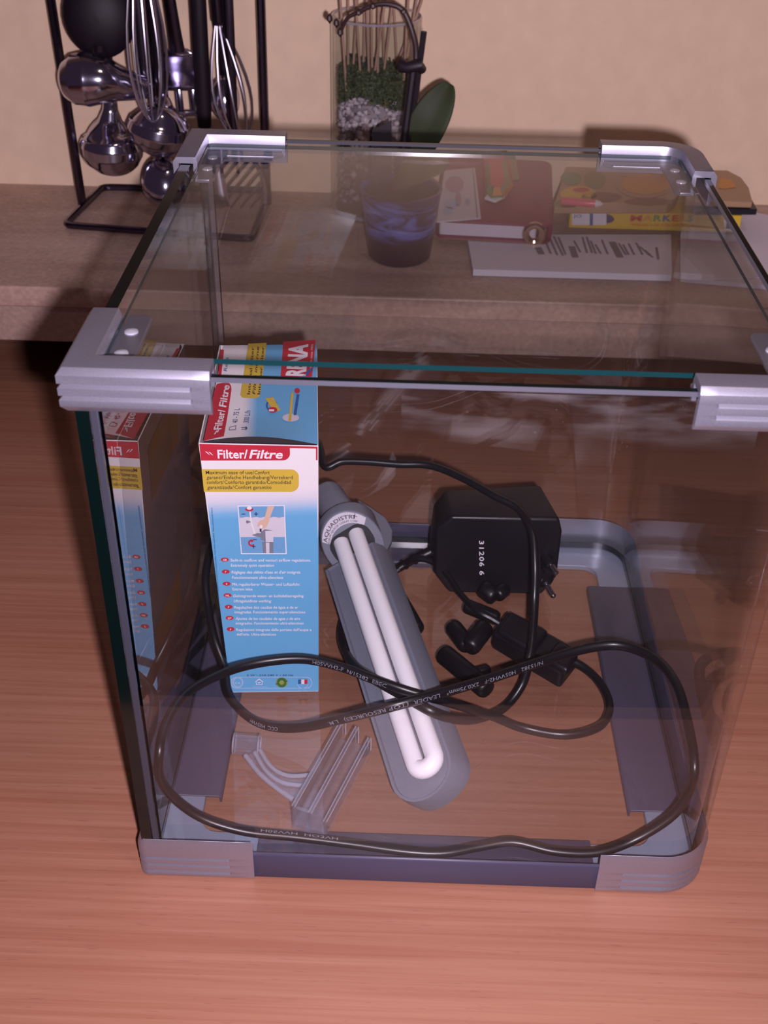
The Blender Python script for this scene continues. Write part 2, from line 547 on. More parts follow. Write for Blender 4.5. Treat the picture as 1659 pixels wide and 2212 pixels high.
def gradient_mat(name, p0, p1, cols):
    """printed ink gradient across a carton face, from object-space point p0 to p1"""
    m = bpy.data.materials.new(name); m.use_nodes = True
    nt = m.node_tree; L = nt.links; b = nt.nodes['Principled BSDF']
    tc = nt.nodes.new('ShaderNodeTexCoord')
    sub = nt.nodes.new('ShaderNodeVectorMath'); sub.operation = 'SUBTRACT'; sub.inputs[1].default_value = p0
    L.new(tc.outputs['Object'], sub.inputs[0])
    d = Vector(p1)-Vector(p0)
    dt = nt.nodes.new('ShaderNodeVectorMath'); dt.operation = 'DOT_PRODUCT'; dt.inputs[1].default_value = d / d.length_squared
    L.new(sub.outputs['Vector'], dt.inputs[0])
    rp = nt.nodes.new('ShaderNodeValToRGB'); e = rp.color_ramp.elements
    e[0].position = cols[0][0]; e[0].color = cols[0][1]
    e[1].position = cols[-1][0]; e[1].color = cols[-1][1]
    for pos, c in cols[1:-1]:
        k = e.new(pos); k.color = c
    L.new(dt.outputs['Value'], rp.inputs['Fac'])
    L.new(rp.outputs['Color'], b.inputs['Base Color'])
    b.inputs['Roughness'].default_value = 0.38
    b.inputs['Specular IOR Level'].default_value = 0.35
    MATS[name] = m

# ------------------------------------------------------------------ setting
YW = 0.745          # back wall
ZC = 0.107          # counter top above the table
o = MB().box((-1.6, YW, -0.75), (1.9, YW+0.10, 1.7)).build('wall_back', 'plaster'); struct(o)
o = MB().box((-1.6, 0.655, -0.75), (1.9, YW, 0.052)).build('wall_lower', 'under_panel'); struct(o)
o = MB().box((-1.6, -1.8, -0.80), (1.9, YW+0.1, -0.75)).build('floor', 'floor_tile'); struct(o)

table = thing('table', 'wide beech wood-grain table under the glass tank', 'table', (0.15, 0.0, -0.75))
MB().box((-0.75, -0.122, -0.028), (1.05, 0.650, 0.0)).build('tabletop', 'wood', table, bevel=0.002)
for sx in (-0.68, 0.98):
    for sy in (-0.07, 0.58):
        MB().box((sx-0.03, sy-0.03, -0.75), (sx+0.03, sy+0.03, -0.028)).build('leg', 'wood', table)

counter = thing('counter', 'pale stone counter ledge running behind the glass tank', 'counter', (0.15, 0.62, 0.052))
MB().box((-1.6, 0.4985, ZC-0.0185), (1.9, YW, ZC)).build('stone_slab', 'travertine', counter, bevel=0.0015)
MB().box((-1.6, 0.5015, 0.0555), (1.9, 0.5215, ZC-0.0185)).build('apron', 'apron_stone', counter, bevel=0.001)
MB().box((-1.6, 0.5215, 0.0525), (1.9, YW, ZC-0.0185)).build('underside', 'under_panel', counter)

# ------------------------------------------------------------------ aquarium
W = 0.300; DB = 0.3025; HT = 0.301
XL, TG = 0.003, 0.0055
XR, YF, YB = 0.298, 0.002, 0.3005
TF = 0.005
ZG0, ZG1 = 0.0056, 0.297
FLOOR = 0.0106      # upper side of the bottom pane
tank = thing('aquarium', 'empty cube glass aquarium with silver corner brackets standing on the table', 'aquarium', (0.15, 0.15, 0.0))

mb = MB()
mb.box((XL, YF, ZG0), (XL+TG, YB, ZG1))
mb.m = [1, 1, 1, 0, 1, 0]
mb.build('left_pane', ['tank_glass', 'glass_edge'], tank, recalc=False)

def arc(cx, cy, r, a0, a1, n=10):
    return [(cx+r*math.cos(math.radians(a0+(a1-a0)*i/n)), cy+r*math.sin(math.radians(a0+(a1-a0)*i/n))) for i in range(n+1)]
XS = XL+TG+0.0036
RC = 0.024
outer = [(XS, YF)] + arc(XR-RC, YF+RC, RC, -90, 0) + arc(XR-RC, YB-RC, RC, 0, 90) + [(XS, YB)]
ri = RC-TF
inner = [(XS, YF+TF)] + arc(XR-RC, YF+RC, ri, -90, 0) + arc(XR-RC, YB-RC, ri, 0, 90) + [(XS, YB-TF)]
mb = MB(); n = len(outer)
ch = 0.0014
vs = [V(p[0],p[1],ZG0) for p in outer] + [V(p[0],p[1],ZG1-ch) for p in outer] + [V(p[0],p[1],ZG0) for p in inner] + [V(p[0],p[1],ZG1-ch) for p in inner]
mid_o = [(a[0]+(b[0]-a[0])*0.28, a[1]+(b[1]-a[1])*0.28) for a, b in zip(outer, inner)]
mid_i = [(a[0]+(b[0]-a[0])*0.80, a[1]+(b[1]-a[1])*0.80) for a, b in zip(outer, inner)]
vs += [V(p[0],p[1],ZG1) for p in mid_o] + [V(p[0],p[1],ZG1) for p in mid_i]
fs = []; ms = []
for i in range(n-1):
    j = i+1
    fs.append((i, j, n+j, n+i)); ms.append(0)                      # outside
    fs.append((2*n+j, 2*n+i, 3*n+i, 3*n+j)); ms.append(0)          # inside
    fs.append((n+i, n+j, 4*n+j, 4*n+i)); ms.append(2)              # ground arris
    fs.append((4*n+i, 4*n+j, 5*n+j, 5*n+i)); ms.append(1)
    fs.append((5*n+i, 5*n+j, 3*n+j, 3*n+i)); ms.append(2)
    fs.append((j, i, 2*n+i, 2*n+j)); ms.append(1)
for a in (0, n-1):
    q = (a, n+a, 4*n+a, 5*n+a, 3*n+a, 2*n+a)
    fs.append(q if a else tuple(reversed(q))); ms.append(1)
mb.add(vs, fs); mb.m = ms
o = mb.build('curved_pane', ['tank_glass', 'glass_edge', 'arris'], tank, recalc=False, smooth=True, ang=30)

mb = MB().prism([(XL+TG+.0002, YF+TF+.0002)] + arc(XR-RC, YF+RC, ri-.0002, -90, 0) + arc(XR-RC, YB-RC, ri-.0002, 0, 90) + [(XL+TG+.0002, YB-TF-.0002)], ZG0, FLOOR, mi=0, mside=1)
mb.build('bottom_pane', ['tank_glass', 'glass_edge'], tank)
for y0, y1, sm_ in ((YF, YF+TF+0.0008, 'silicone'), (YB-TF-0.0008, YB, 'clear_silicone')):
    MB().box((XL+TG, y0+0.0001, FLOOR), (XS, y1, ZG1-0.0005)).build('silicone_seam', sm_, tank, bevel=0.0006)

mb = MB().add([V(0.13, YF-0.0002, 0.270), V(0.268, YF-0.0002, 0.270), V(0.268, YF-0.0002, 0.2950), V(0.13, YF-0.0002, 0.2950)], [(0, 1, 2, 3)])
mb.build('limescale_film', 'limescale', tank, recalc=False)
# top corner brackets: a channel that hooks over the rim, swept round the corner
def top_profile(g):
    H = HT
    out = [(0.0022, H), (0.0, H-0.0026)]
    for zc in (H-0.0070, H-0.0122):
        out += [(0.0, zc+0.0009), (0.0013*g, zc+0.0008), (0.0013*g, zc+0.0001), (0.0, zc-0.0011)]
    out += [(0.0, H-0.0160), (0.0022, H-0.0190), (0.0032, H-0.0190), (0.0032, H-0.0036), (0.0112, H-0.0036), (0.0112, H-0.0115), (0.0136, H-0.0115), (0.0136, H-0.0030), (0.0126, H)]
    return out
X0t, X1t, Y0t, Y1t = -0.0014, W+0.0008, -0.0014, DB+0.0014
AX, AY = 0.0585, 0.0550
def lerp2(a, b, t): return (a[0]+(b[0]-a[0])*t, a[1]+(b[1]-a[1])*t)
def arm_path(p_end0, corner_pts, p_end1, stop=0.010):
    """end, groove start, corner..., groove end, end"""
    c0, c1 = corner_pts[0], corner_pts[-1]
    l0 = math.dist(p_end0, c0); l1 = math.dist(p_end1, c1)
    path = [p_end0, lerp2(p_end0, c0, stop/l0), lerp2(p_end0, c0, (stop+0.0008)/l0)] + corner_pts + [lerp2(p_end1, c1, (stop+0.0008)/l1), lerp2(p_end1, c1, stop/l1), p_end1]
    g = [0, 0] + [1]*(len(corner_pts)+2) + [0, 0]
    return path, g
rt = 0.024
top_specs = [
    ((X0t, Y0t+AY), [(X0t, Y0t)], (X0t+AX, Y0t)),
    ((X1t-AX, Y0t), arc(X1t-rt, Y0t+rt, rt, -90, 0, 8), (X1t, Y0t+AY)),
    ((X1t, Y1t-AY), arc(X1t-rt, Y1t-rt, rt, 0, 90, 8), (X1t-AX, Y1t)),
    ((X0t+AX, Y1t), [(X0t, Y1t)], (X0t, Y1t-AY)),
]
tabz = 0.2906
for k, (e0, cp, e1) in enumerate(top_specs):
    path, g = arm_path(e0, cp, e1, 0.007)
    mb = MB().sweep(path, [top_profile(x) for x in g])
    br = mb.build('corner_bracket', 'silver', tank, bevel=0.0008, segs=2, ang=28)
    # ledge that carries the lid, with two clear bumpers
    left = k in (0, 3); front = k in (0, 1)
    sx = 1 if left else -1; sy = 1 if front else -1
    cx = 0.0122 if left else W-0.0128; cy = 0.0122 if front else DB-0.0122
    pl = [(0,0),(0.044,0),(0.044,0.006),(0.039,0.0105),(0.012,0.0105),(0.0105,0.012),(0.0105,0.050),(0.008,0.053),(0,0.053)]
    mb = MB().prism([(cx+sx*a, cy+sy*b) for a, b in pl], tabz, tabz+0.0022)
    lg = mb.build('lid_ledge', 'silver', br, bevel=0.0005)
    for (a, b) in ((0.0035, 0.0165), (0.0035, 0.036)):
        M = Matrix.Translation((cx+sx*a*1.3, cy+sy*b, tabz+0.0022))
        MB().lathe([(0.0030,0),(0.0028,0.0006),(0.0018,0.0010),(0.0001,0.0012)], M, n=14).build('bumper', 'rivet', br, smooth=True)

# base corner brackets and bars
def base_profile(g):
    out = [(0.0010, 0.0), (0.0, 0.0010)]
    for zc in (0.0045, 0.0098, 0.0150):
        out += [(0.0, zc-0.0014), (0.0013*g, zc+0.0001), (0.0013*g, zc+0.0005), (0.0, zc+0.0006)]
    out += [(0.0, 0.0226), (0.0017, 0.0274), (0.0019, 0.0274), (0.0019, 0.0)]
    return out
BX, BY = 0.0605, 0.052
rb = 0.027; rl = 0.005
base_specs = [
    ((0.0, BY), arc(rl, rl, rl, 180, 270, 4), (BX, 0.0), 0.012),
    ((W-BX, 0.0), arc(W-rb, rb, rb, -90, 0, 10), (W, BY), 0.012),
    ((W, DB-BY), arc(W-rb, DB-rb, rb, 0, 90, 10), (W-BX, DB), 0.012),
    ((BX, DB), arc(rl, DB-rl, rl, 90, 180, 4), (0.0, DB-BY), 0.012),
]
FW = 0.027
for k, (e0, cp, e1, st) in enumerate(base_specs):
    path, g = arm_path(e0, cp, e1, st)
    bb = MB().sweep(path, [base_profile(x) for x in g]).build('base_bracket', 'silver', tank, bevel=0.0003, segs=1, ang=40)
    left = k in (0, 3); front = k in (0, 1)
    ox = 0.0019 if left else W-0.0019; oy = 0.0019 if front else DB-0.0019
    sx = 1 if left else -1; sy = 1 if front else -1
    rr = 0.010
    ix = FW-0.0019; iy = FW-0.0019; lx = BX-0.0019; ly = BY-0.0019
    fil = [(ix+rr-rr*math.cos(math.radians(a)), iy+rr-rr*math.sin(math.radians(a))) for a in (90, 70, 50, 30, 15, 0)]
    cr = 0.003 if left else 0.0255
    oc = [(cr-cr*math.cos(math.radians(a)), cr-cr*math.sin(math.radians(a))) for a in (0, 18, 36, 54, 72, 90)]
    pl = oc + [(lx, 0), (lx, iy)] + fil + [(ix, ly), (0, ly)]
    MB().prism([(ox+sx*a, oy+sy*b) for a, b in pl], 0.0004, 0.0044).build('base_flange', 'silver_frame', bb, bevel=0.0004)
    # upstand inside the bracket that the panes stand in
bars = []
def bar(path, depth):
    pr = [(0.0010, 0.0), (0.0, 0.0008), (0.0, 0.0182), (0.0008, 0.0192), (0.0016, 0.0192), (0.0016, 0.0052), (depth, 0.0052), (depth+0.0012, 0.0040), (depth+0.0012, 0.0), (depth, 0.0), (depth, 0.0036), (0.0030, 0.0036), (0.0030, 0.0)]
    MB().sweep(path, [pr]*len(path)).build('base_bar', 'bar_grey', tank, bevel=0.0003, segs=1)
bar([(BX-0.0005, 0.0028-0.0016), (W-BX+0.0005, 0.0028-0.0016)], 0.0275)
bar([(W-0.0012, BY-0.001), (W-0.0012, DB-BY+0.001)], 0.0335)
bar([(W-BX+0.0005, DB-0.0012), (BX-0.0005, DB-0.0012)], 0.0275)
bar([(0.0012, DB-BY+0.001), (0.0012, BY-0.001)], 0.0335)

# lid
mb = MB()
mb.prism(roundrect(0.0126, 0.0195, 0.2862, 0.2885, 0.002, 3), 0.2943, 0.2965, mi=0, mside=1)
lid = mb.build('cover_glass', ['lid_glass', 'lid_edge'])
tag(lid, 'flat clear glass cover with teal edges lying on top of the aquarium', 'lid')

# ------------------------------------------------------------------ filter carton
fb0 = V(0.0313, 0.1283, FLOOR+0.0002); fb1 = V(0.0843, 0.1317, FLOOR+0.0002)
fx = (fb1-fb0).normalized(); fz = V(0, 0, 1); fy = fz.cross(fx)     # fy points into the tank
fn = -fy
def onfront(u, v, off=0.0004):
    return atp(u, v, fb0 + fn*off, fn)
ft0 = atp(430, 957, fb0, fn); ft1 = atp(686.5, 963, fb0, fn)
ztop = 0.1895
DEP = 0.1125
box = thing('filter_carton', 'tall red, white and blue filter carton standing inside the tank', 'carton', (0.058, 0.185, FLOOR))
bl, brr, tl, tr = fb0, fb1, ft0, ft1
bl2, br2, tl2, tr2 = bl+fy*DEP+fx*0.002, brr+fy*DEP-fx*0.004, tl+fy*DEP+fx*0.002, tr+fy*DEP-fx*0.002
loc = Vector(box.location)
WHT = (0.74, 0.68, 0.70, 1); BLU = (0.125, 0.37, 0.62, 1)
gradient_mat('carton_front_ink', onfront(560, 1060)-loc, onfront(566, 1120)-loc, [(0.0, WHT), (0.35, (0.62,0.60,0.68,1)), (0.8, (0.19,0.42,0.66,1)), (1.0, BLU)])
gradient_mat('carton_side_ink', V(0,0,0.135), V(0,0,0.115), [(0.0, WHT), (1.0, BLU)])
front_p = MB().add([bl, brr, tr, tl], [(0, 1, 2, 3)]).build('front_panel', ['carton_front_ink'], box, recalc=False)
MB().add([brr, br2, tr2, tr], [(0, 1, 2, 3)]).build('side_panel', ['carton_side_ink'], box, recalc=False, solid=0.0006)
left_p = MB().add([bl2, bl, tl, tl2], [(0, 1, 2, 3)]).build('side_panel', ['carton_side_ink'], box, recalc=False, solid=0.0006)
MB().add([br2, bl2, tl2, tr2], [(0, 1, 2, 3)]).build('back_panel', ['ink_white'], box, recalc=False, solid=0.0006)
MB().add([bl, bl2, br2, brr], [(0, 1, 2, 3)]).build('bottom_panel', ['ink_white'], box, recalc=False, solid=0.0006)
e1 = 0.0012
MB().hexa([tl+V(0.0006,0.0006,-0.010), tr+V(-0.0006,0.0006,-0.010), tr2+V(-0.0006,-0.0006,-0.010), tl2+V(0.0006,-0.0006,-0.010)],
          [tl+V(0.0006,0.0006,-0.007), tr+V(-0.0006,0.0006,-0.007), tr2+V(-0.0006,-0.0006,-0.007), tl2+V(0.0006,-0.0006,-0.007)]).build('inner_flap', 'carton_inside', box)
# torn top flap, a little bowed at the front edge
tn = (tr-tl).cross(tl2-tl).normalized()
def bow(p):
    q = p - tl
    s = q.dot(fx) / (tr-tl).length; t = q.dot(fy) / DEP
    a = max(0.0, math.sin(math.pi*min(1, max(0, s))))
    lift = 0.0042*a*max(0.0, 1-t/0.30)**1.5 - 0.0018*max(0, 1-s/0.16)*max(0, 0.42-abs(t-0.45))/0.42 + 0.003*max(0, t-0.85)/0.15*s
    return p + V(0, 0, lift)
def ontop(u, v, off=0.0004):
    return atp(u, v, tl + tn*off, tn)
G = 26
gv = []; gf = []
for j in range(G+1):
    for i in range(G+1):
        s = i/G; t = j/G
        a = tl + (tr-tl)*(0.035+0.965*s); b = tl2 + (tr2-tl2)*(0.035+0.965*s)
        gv.append(bow(a + (b-a)*(0.012+0.985*t)))
for j in range(G):
    for i in range(G):
        k = j*(G+1)+i; gf.append((k, k+1, k+G+2, k+G+1))
pA = ontop(520, 930)-loc; pB = ontop(556, 930)-loc
gradient_mat('carton_top_ink', pA, pB, [(0.0, WHT), (0.25, (0.64,0.62,0.68,1)), (0.85, (0.19,0.42,0.66,1)), (1.0, BLU)])
top_p = MB().add(gv, gf).build('top_flap', ['carton_top_ink'], box, recalc=False, smooth=True, ang=60)

def patch(mb, quad, nx, ny, mi, fnc):
    a, b, c, d = quad   # pixels
    pv = []; pf = []
    for j in range(ny+1):
        for i in range(nx+1):
            s = i/nx; t = j/ny
            u = (a[0]*(1-s)+b[0]*s)*(1-t)+(d[0]*(1-s)+c[0]*s)*t
            w = (a[1]*(1-s)+b[1]*s)*(1-t)+(d[1]*(1-s)+c[1]*s)*t
            pv.append(fnc(u, w))
    for j in range(ny):
        for i in range(nx):
            k = j*(nx+1)+i; pf.append((k, k+1, k+nx+2, k+nx+1))
    mb.add(pv, pf, mi)
def poly(mb, pts, mi, fnc):
    mb.add([fnc(u, w) for u, w in pts], [list(range(len(pts)))], mi)
INK = ['ink_white','ink_red','ink_yellow','ink_dark','ink_navy','ink_blue','ink_green','ink_lime','ink_skin','ink_grey','ink_midblue','ink_pale']
I = {n_: i_ for i_, n_ in enumerate(INK)}
def fr(k): return lambda u, w: onfront(u, w, k*0.00022)
up = V(0, 0, 1)
# colour fields
mb = MB()
poly(mb, [(430.5,957.5),(686,963.5),(686,969),(626,968)] + [(611+15.5*math.cos(math.radians(a)), 979.5+15*math.sin(math.radians(a))) for a in range(0, 91, 9)] + [(434,995)], I['ink_red'], fr(1))
poly(mb, [(682.5,969),(686,969),(686,994),(682.5,994)], I['ink_red'], fr(1))
poly(mb, [(435.5,1013.5)] + [(628+17.5*math.cos(math.radians(a)), 1030.5+16.5*math.sin(math.radians(a))) for a in range(-90, 1, 9)] + [(628+17.5*math.cos(math.radians(a)), 1046+16.5*math.sin(math.radians(a))) for a in range(0, 91, 9)] + [(440.5,1062.5)], I['ink_yellow'], fr(1))
MBp = mb
mb.build('colour_fields', INK, front_p, recalc=False)
# lettering
mb = MB()
def wf(s, a, b, ink, h=None, bold=0.0, shear=0.0, k=2, space=1.0):
    write(mb, s, fr(k)(*a), fr(k)(*b), up, h, bold, shear, I[ink], space=space)
wf('Filter/', (470.5,990), (536,990), 'ink_white', bold=0.022, h=0.0052)
wf('Filtre', (538,990), (611,990.5), 'ink_white', bold=0.022, shear=0.22, h=0.0052)
for q in ((443,975),(450,976)):
    poly(mb, [(q[0],q[1]),(q[0]+4,q[1]+1),(q[0]+11,q[1]+8),(q[0]+7,q[1]+6)], I['ink_white'], fr(2))
Yl = [('Maximum ease of use/', 'Confort', 444.8, 550, 583, 1024.5), ('garanti/', 'Einfache Handhabung/Verzekerd', 446, 484, 632.4, 1035),
      ('comfort/', 'Conforto garantido/Comodidad', 446.9, 485, 628.6, 1045.4), ('garantizada/', 'Confort garantito', 447.8, 507, 586.7, 1056.4)]
for k_, (a, b, x0, x1, x2, y) in enumerate(Yl):
    wf(a, (x0,y), (x1-1,y), 'ink_dark', bold=0.004, shear=0.0 if k_ == 0 else 0.2, h=0.0023)
    wf(b, (x1,y), (x2,y), 'ink_dark', bold=0.004, shear=0.2 if k_ == 0 else 0.0, h=0.0023)
rows = [('GB',485.6,1209,[('Built-in outflow and venturi airflow regulations.',498.6,671.6,1213),('Extremely quiet operation',499,592,1224)],0),
        ('F',487.6,1235,[("Réglages des débits d'eau et d'air intégrés.",500,650,1239),('Fonctionnement ultra-silencieux',500.6,612.6,1250.5)],0.2),
        ('D',489.6,1261,[('Mit regulierbarer Wasser- und Luftzufuhr.',502,649,1265),('Extrem leise',502.5,545.7,1275.5)],0),
        ('NL',491.6,1286,[('Geïntegreerde water- en luchtdebietregeling.',504,656.7,1290),('Ultrageluidloze werking',505,586,1301)],0.2),
        ('P',494,1311,[('Regulações dos caudais de água e de ar',506.5,644,1314.7),('integradas. Funcionamento super-silencioso',507,659.7,1325)],0),
        ('SP',496,1335,[('Ajustes de los caudales de agua y de aire',508.5,648.4,1339),('integrados. Funcionamiento ultra-silencioso',509,656,1349)],0.2),
        ('I',498,1359,[("Regolazioni integrate delle portate dell'acqua e",510.5,673,1363),("dell'aria. Ultra-silenzioso",511.5,596.6,1373)],0)]
for code, cx, cy, lines, sh in rows:
    poly(mb, [(cx+a, cy+b) for a, b in disc(18, 8.6, 4.5)], I['ink_red'], fr(2))
    wdt = 3.2 if len(code) == 1 else 8.5
    wf(code, (cx-wdt/2, cy+2.6), (cx+wdt/2, cy+2.6), 'ink_white', bold=0.02, shear=0.15, k=3, h=0.00135)
    for s, x0, x1, y in lines:
        wf(s, (x0,y), (x1,y), 'ink_white', bold=0.012, shear=sh, h=0.0020)
wf('5 W • 230-240 V • 50 Hz', (533,1460.5), (634,1460.5), 'ink_navy', bold=0.006, shear=0.15, h=0.0014)
p0 = fr(2)(473.5,1294); p1 = fr(2)(458.5,1096)
write(mb, "As binding pictures. Photos non contractuelles. Fotos nicht verbindlich. Niet contractuele foto's.", p0, p1, -fx, 0.0009, 0.004, 0.0, I['ink_navy'])
# ring marks on the bottom strip
def ringpx(cx, cy, ro, riw, ink, k=2, n=26, a0=0, a1=360):
    f = fr(k)
    o_ = [(cx+ro*math.cos(math.radians(a0+(a1-a0)*i/n)), cy+ro*math.sin(math.radians(a0+(a1-a0)*i/n))) for i in range(n+1)]
    i_ = [(cx+riw*math.cos(math.radians(a0+(a1-a0)*i/n)), cy+riw*math.sin(math.radians(a0+(a1-a0)*i/n))) for i in range(n+1)]
    for i in range(n):
        poly(mb, [o_[i], o_[i+1], i_[i+1], i_[i]], I[ink], f)
pill = roundrect(499, 1462.5, 674, 1487, 11.5, 6)
for i in range(len(pill)):
    a = pill[i]; b = pill[(i+1) % len(pill)]
    m_ = (586, 1474.7)
    a2 = (a[0]+(0.7 if a[0] < m_[0] else -0.7), a[1]+(0.7 if a[1] < m_[1] else -0.7)); b2 = (b[0]+(0.7 if b[0] < m_[0] else -0.7), b[1]+(0.7 if b[1] < m_[1] else -0.7))
    poly(mb, [a, b, b2, a2], I['ink_pale'], fr(2))
ringpx(514, 1474, 11.5, 10.7, 'ink_pale'); ringpx(514, 1474, 9.5, 8.8, 'ink_pale')
wf('CE', (508,1477.6), (519.5,1477.6), 'ink_pale', h=0.0016)
for seg in ([(551,1473),(560,1465.5),(561,1467),(552,1474)], [(560,1465.5),(569,1473),(568,1474),(559,1467)], [(553,1474),(554.2,1474),(554.2,1479),(553,1479)], [(566,1474),(567,1474),(567,1479),(566,1479)], [(553,1478.4),(567,1478.4),(567,1479.4),(553,1479.4)], [(557,1474),(563,1473),(563,1475),(557,1476)]):
    poly(mb, seg, I['ink_white'], fr(2))
wf('Stores only', (546,1484.6), (577,1484.6), 'ink_pale', h=0.00075)
poly(mb, [(608.6+a, 1474.5+b) for a, b in disc(26, 13, 10.8)], I['ink_lime'], fr(2))
ringpx(608.6, 1474.5, 10.5, 5.0, 'ink_green', 3, 14, 190, 350)
ringpx(608.6, 1474.5, 10.5, 5.0, 'ink_green', 3, 14, 10, 170)
poly(mb, [(613,1470),(622,1470),(615.5,1478)], I['ink_green'], fr(4))
poly(mb, [(604,1479),(595,1479),(601.5,1471)], I['ink_green'], fr(4))
for j, c in enumerate(('ink_blue','ink_white','ink_red')):
    poly(mb, [(644+6.7*j,1468),(650.7+6.7*j,1468),(650.7+6.7*j,1477.5),(644+6.7*j,1477.5)], I[c], fr(3))
ringpx(654, 1474, 13, 12.2, 'ink_pale', 2, 20, 20, 160)
mb.build('front_lettering', INK, front_p, recalc=False)
# picture: a hand turning a knob on the filter
mb = MB()
poly(mb, [(513,1092),(615,1091),(619.5,1197),(520.5,1197)], I['ink_white'], fr(1.5))
poly(mb, [(515.5,1094.3),(613,1093.3),(617,1195),(522.5,1195)], I['ink_midblue'], fr(2.5))
wv = [(518,1118)] + [(518+ (614-518)*i/16, 1117.5+1.1*math.sin(i*1.9)) for i in range(1,16)] + [(614,1117),(615.5,1160),(519.5,1160)]
poly(mb, wv, I['ink_pale'], fr(3))
poly(mb, [(519.5,1160),(615.5,1160),(616.3,1178),(521,1178)], I['ink_midblue'], fr(3))
poly(mb, [(564,1149),(572,1143),(590,1146),(590,1172),(573,1172),(570,1168),(563,1166)], I['ink_grey'], fr(4))
poly(mb, [(566,1171),(590.5,1171),(590.5,1194.8),(568.5,1194.8)], I['ink_grey'], fr(4))
poly(mb, [(573,1147),(590,1146),(590.5,1171),(574,1171)], I['ink_pale'], fr(4.5))
poly(mb, [(574,1172),(582,1172),(582,1194.8),(575,1194.8)], I['ink_pale'], fr(4.6))
poly(mb, [(544,1156),(556,1151.5),(568,1152),(573,1157),(566,1161),(552,1159)], I['ink_grey'], fr(5))
for seg in ([(538.5,1105),(541.5,1105),(544,1128),(541,1128)], [(541,1128),(544,1128),(552,1153),(549,1154)]):
    poly(mb, seg, I['ink_white'], fr(5))
poly(mb, [(538.5+a, 1100.5+b) for a, b in disc(16, 9, 4)], I['ink_red'], fr(5.2))
poly(mb, [(538.5+a, 1097.5+b) for a, b in disc(14, 5.5, 3.8)], I['ink_white'], fr(5.6))
poly(mb, [(534.5+a, 1127.5+b) for a, b in disc(12, 3.2, 3.6)], I['ink_grey'], fr(5.2))
poly(mb, [(537,1126),(541,1126),(541,1129),(537,1129)], I['ink_grey'], fr(5.2))
poly(mb, [(578,1094),(592.5,1094),(585,1113),(580,1129),(575,1140),(566,1143),(560,1138),(555.5,1137),(557,1130),(562,1125),(571,1121)], I['ink_skin'], fr(5))
poly(mb, [(564+a, 1138+b) for a, b in disc(12, 3.2, 4.2)], I['ink_white'], fr(5.6))
poly(mb, [(561,1142),(565,1142),(565,1149),(561,1149)], I['ink_dark'], fr(5.8))
for (x0, x1, y) in ((521.5,530,1110.5),(549,557.5,1110.5),(547,555,1165.5),(544,552,1180.5)):
    poly(mb, [(x0,y-0.8),(x1,y-0.8),(x1,y+0.8),(x0,y+0.8)], I['ink_navy'], fr(6))
for (x, y) in ((553.2,1110.5),(548,1180.5)):
    poly(mb, [(x-0.8,y-4.2),(x+0.8,y-4.2),(x+0.8,y+4.2),(x-0.8,y+4.2)], I['ink_navy'], fr(6))
ringpx(543.5, 1173, 7.5, 4.0, 'ink_red', 6, 14, 30, 300)
poly(mb, [(540,1168),(548.5,1166),(545,1172)], I['ink_red'], fr(6.3))
mb.build('front_picture', INK, front_p, recalc=False)
# top prints
def tp(k): return lambda u, w: bow(ontop(u, w, k*0.00022))
mb = MB()
patch(mb, [(439.5,954.5),(484,950),(500,842),(462,842)], 8, 24, I['ink_red'], tp(1))
poly(mb, [(462,842),(500,842),(499,833),(495,827),(488,825),(468,827)], I['ink_red'], tp(1))
patch(mb, [(470,818),(477,818),(484,756),(476,756)], 4, 10, I['ink_red'], tp(1))
patch(mb, [(519,853),(562,853),(576,745.5),(536,745.5)], 6, 16, I['ink_yellow'], tp(1))
poly(mb, [(519,853),(522,858),(527,859.5),(552,860),(559,858),(562,853)], I['ink_yellow'], tp(1))
patch(mb, [(606,814),(674,814),(682,745),(612,745)], 6, 10, I['ink_red'], tp(1))
patch(mb, [(652,814),(660,814),(676,797),(672,794)], 3, 3, I['ink_blue'], tp(2))
def wt(s, a, b, ink, h, bold=0.0, shear=0.0, k=2):
    pa, pb = ontop(*a, k*0.00022), ontop(*b, k*0.00022)
    d = (pb-pa).normalized()
    upv = tn.cross(d)
    write(mb, s, pa, pb, upv, h, bold, shear, I[ink], fn=bow)
wt('Filter/', (478,931), (487,884), 'ink_white', 0.0040, 0.022)
wt('Filtre', (488,880), (496,832), 'ink_white', 0.0040, 0.022, 0.22)
wt('40 - 75 L', (513,917), (518,882), 'ink_navy', 0.0029, 0.0)
wt('300 L/h', (537.5,917), (541,887), 'ink_navy', 0.0029, 0.0)
wt('Rena', (490,802), (494,772), 'ink_blue', 0.002, 0.0, 0.2)
wt('Internal Filter', (540,852), (549,752), 'ink_dark', 0.0016, 0.01)
wt('Filtre interne', (551,852), (560,752), 'ink_dark', 0.0016, 0.01, 0.2)
wt('Interner Filter', (562,852), (571,752), 'ink_dark', 0.0016, 0.01)
wt('RENA', (658,813), (664,751), 'ink_white', 0.0105, 0.045)
wt('Aquarium since 1955', (672,800), (677,752), 'ink_white', 0.0013, 0.0)
for rr_, ink_, k_ in ((12.5, 'ink_blue', 2), (9.0, 'ink_midblue', 2.6)):
    poly(mb, [(587+a*rr_, 876+b*rr_) for a, b in disc(22)], I[ink_], tp(k_))
poly(mb, [(573,860),(590,858),(606,886),(592,890)], I['ink_yellow'], tp(3.4))
poly(mb, [(589+a, 885.5+b) for a, b in disc(16, 10, 6.5)], I['ink_red'], tp(4.2))
wt('1', (592,888.5), (592,884), 'ink_white', 0.0028, 0.0, k=5)
poly(mb, [(628+a, 903+b) for a, b in disc(20, 18, 9.5)], I['ink_pale'], tp(2))
patch(mb, [(623,911),(629,911),(634,848),(629,848)], 1, 8, I['ink_yellow'], tp(3))
patch(mb, [(634,897),(640,897),(647,852),(641,852)], 1, 8, I['ink_blue'], tp(3))
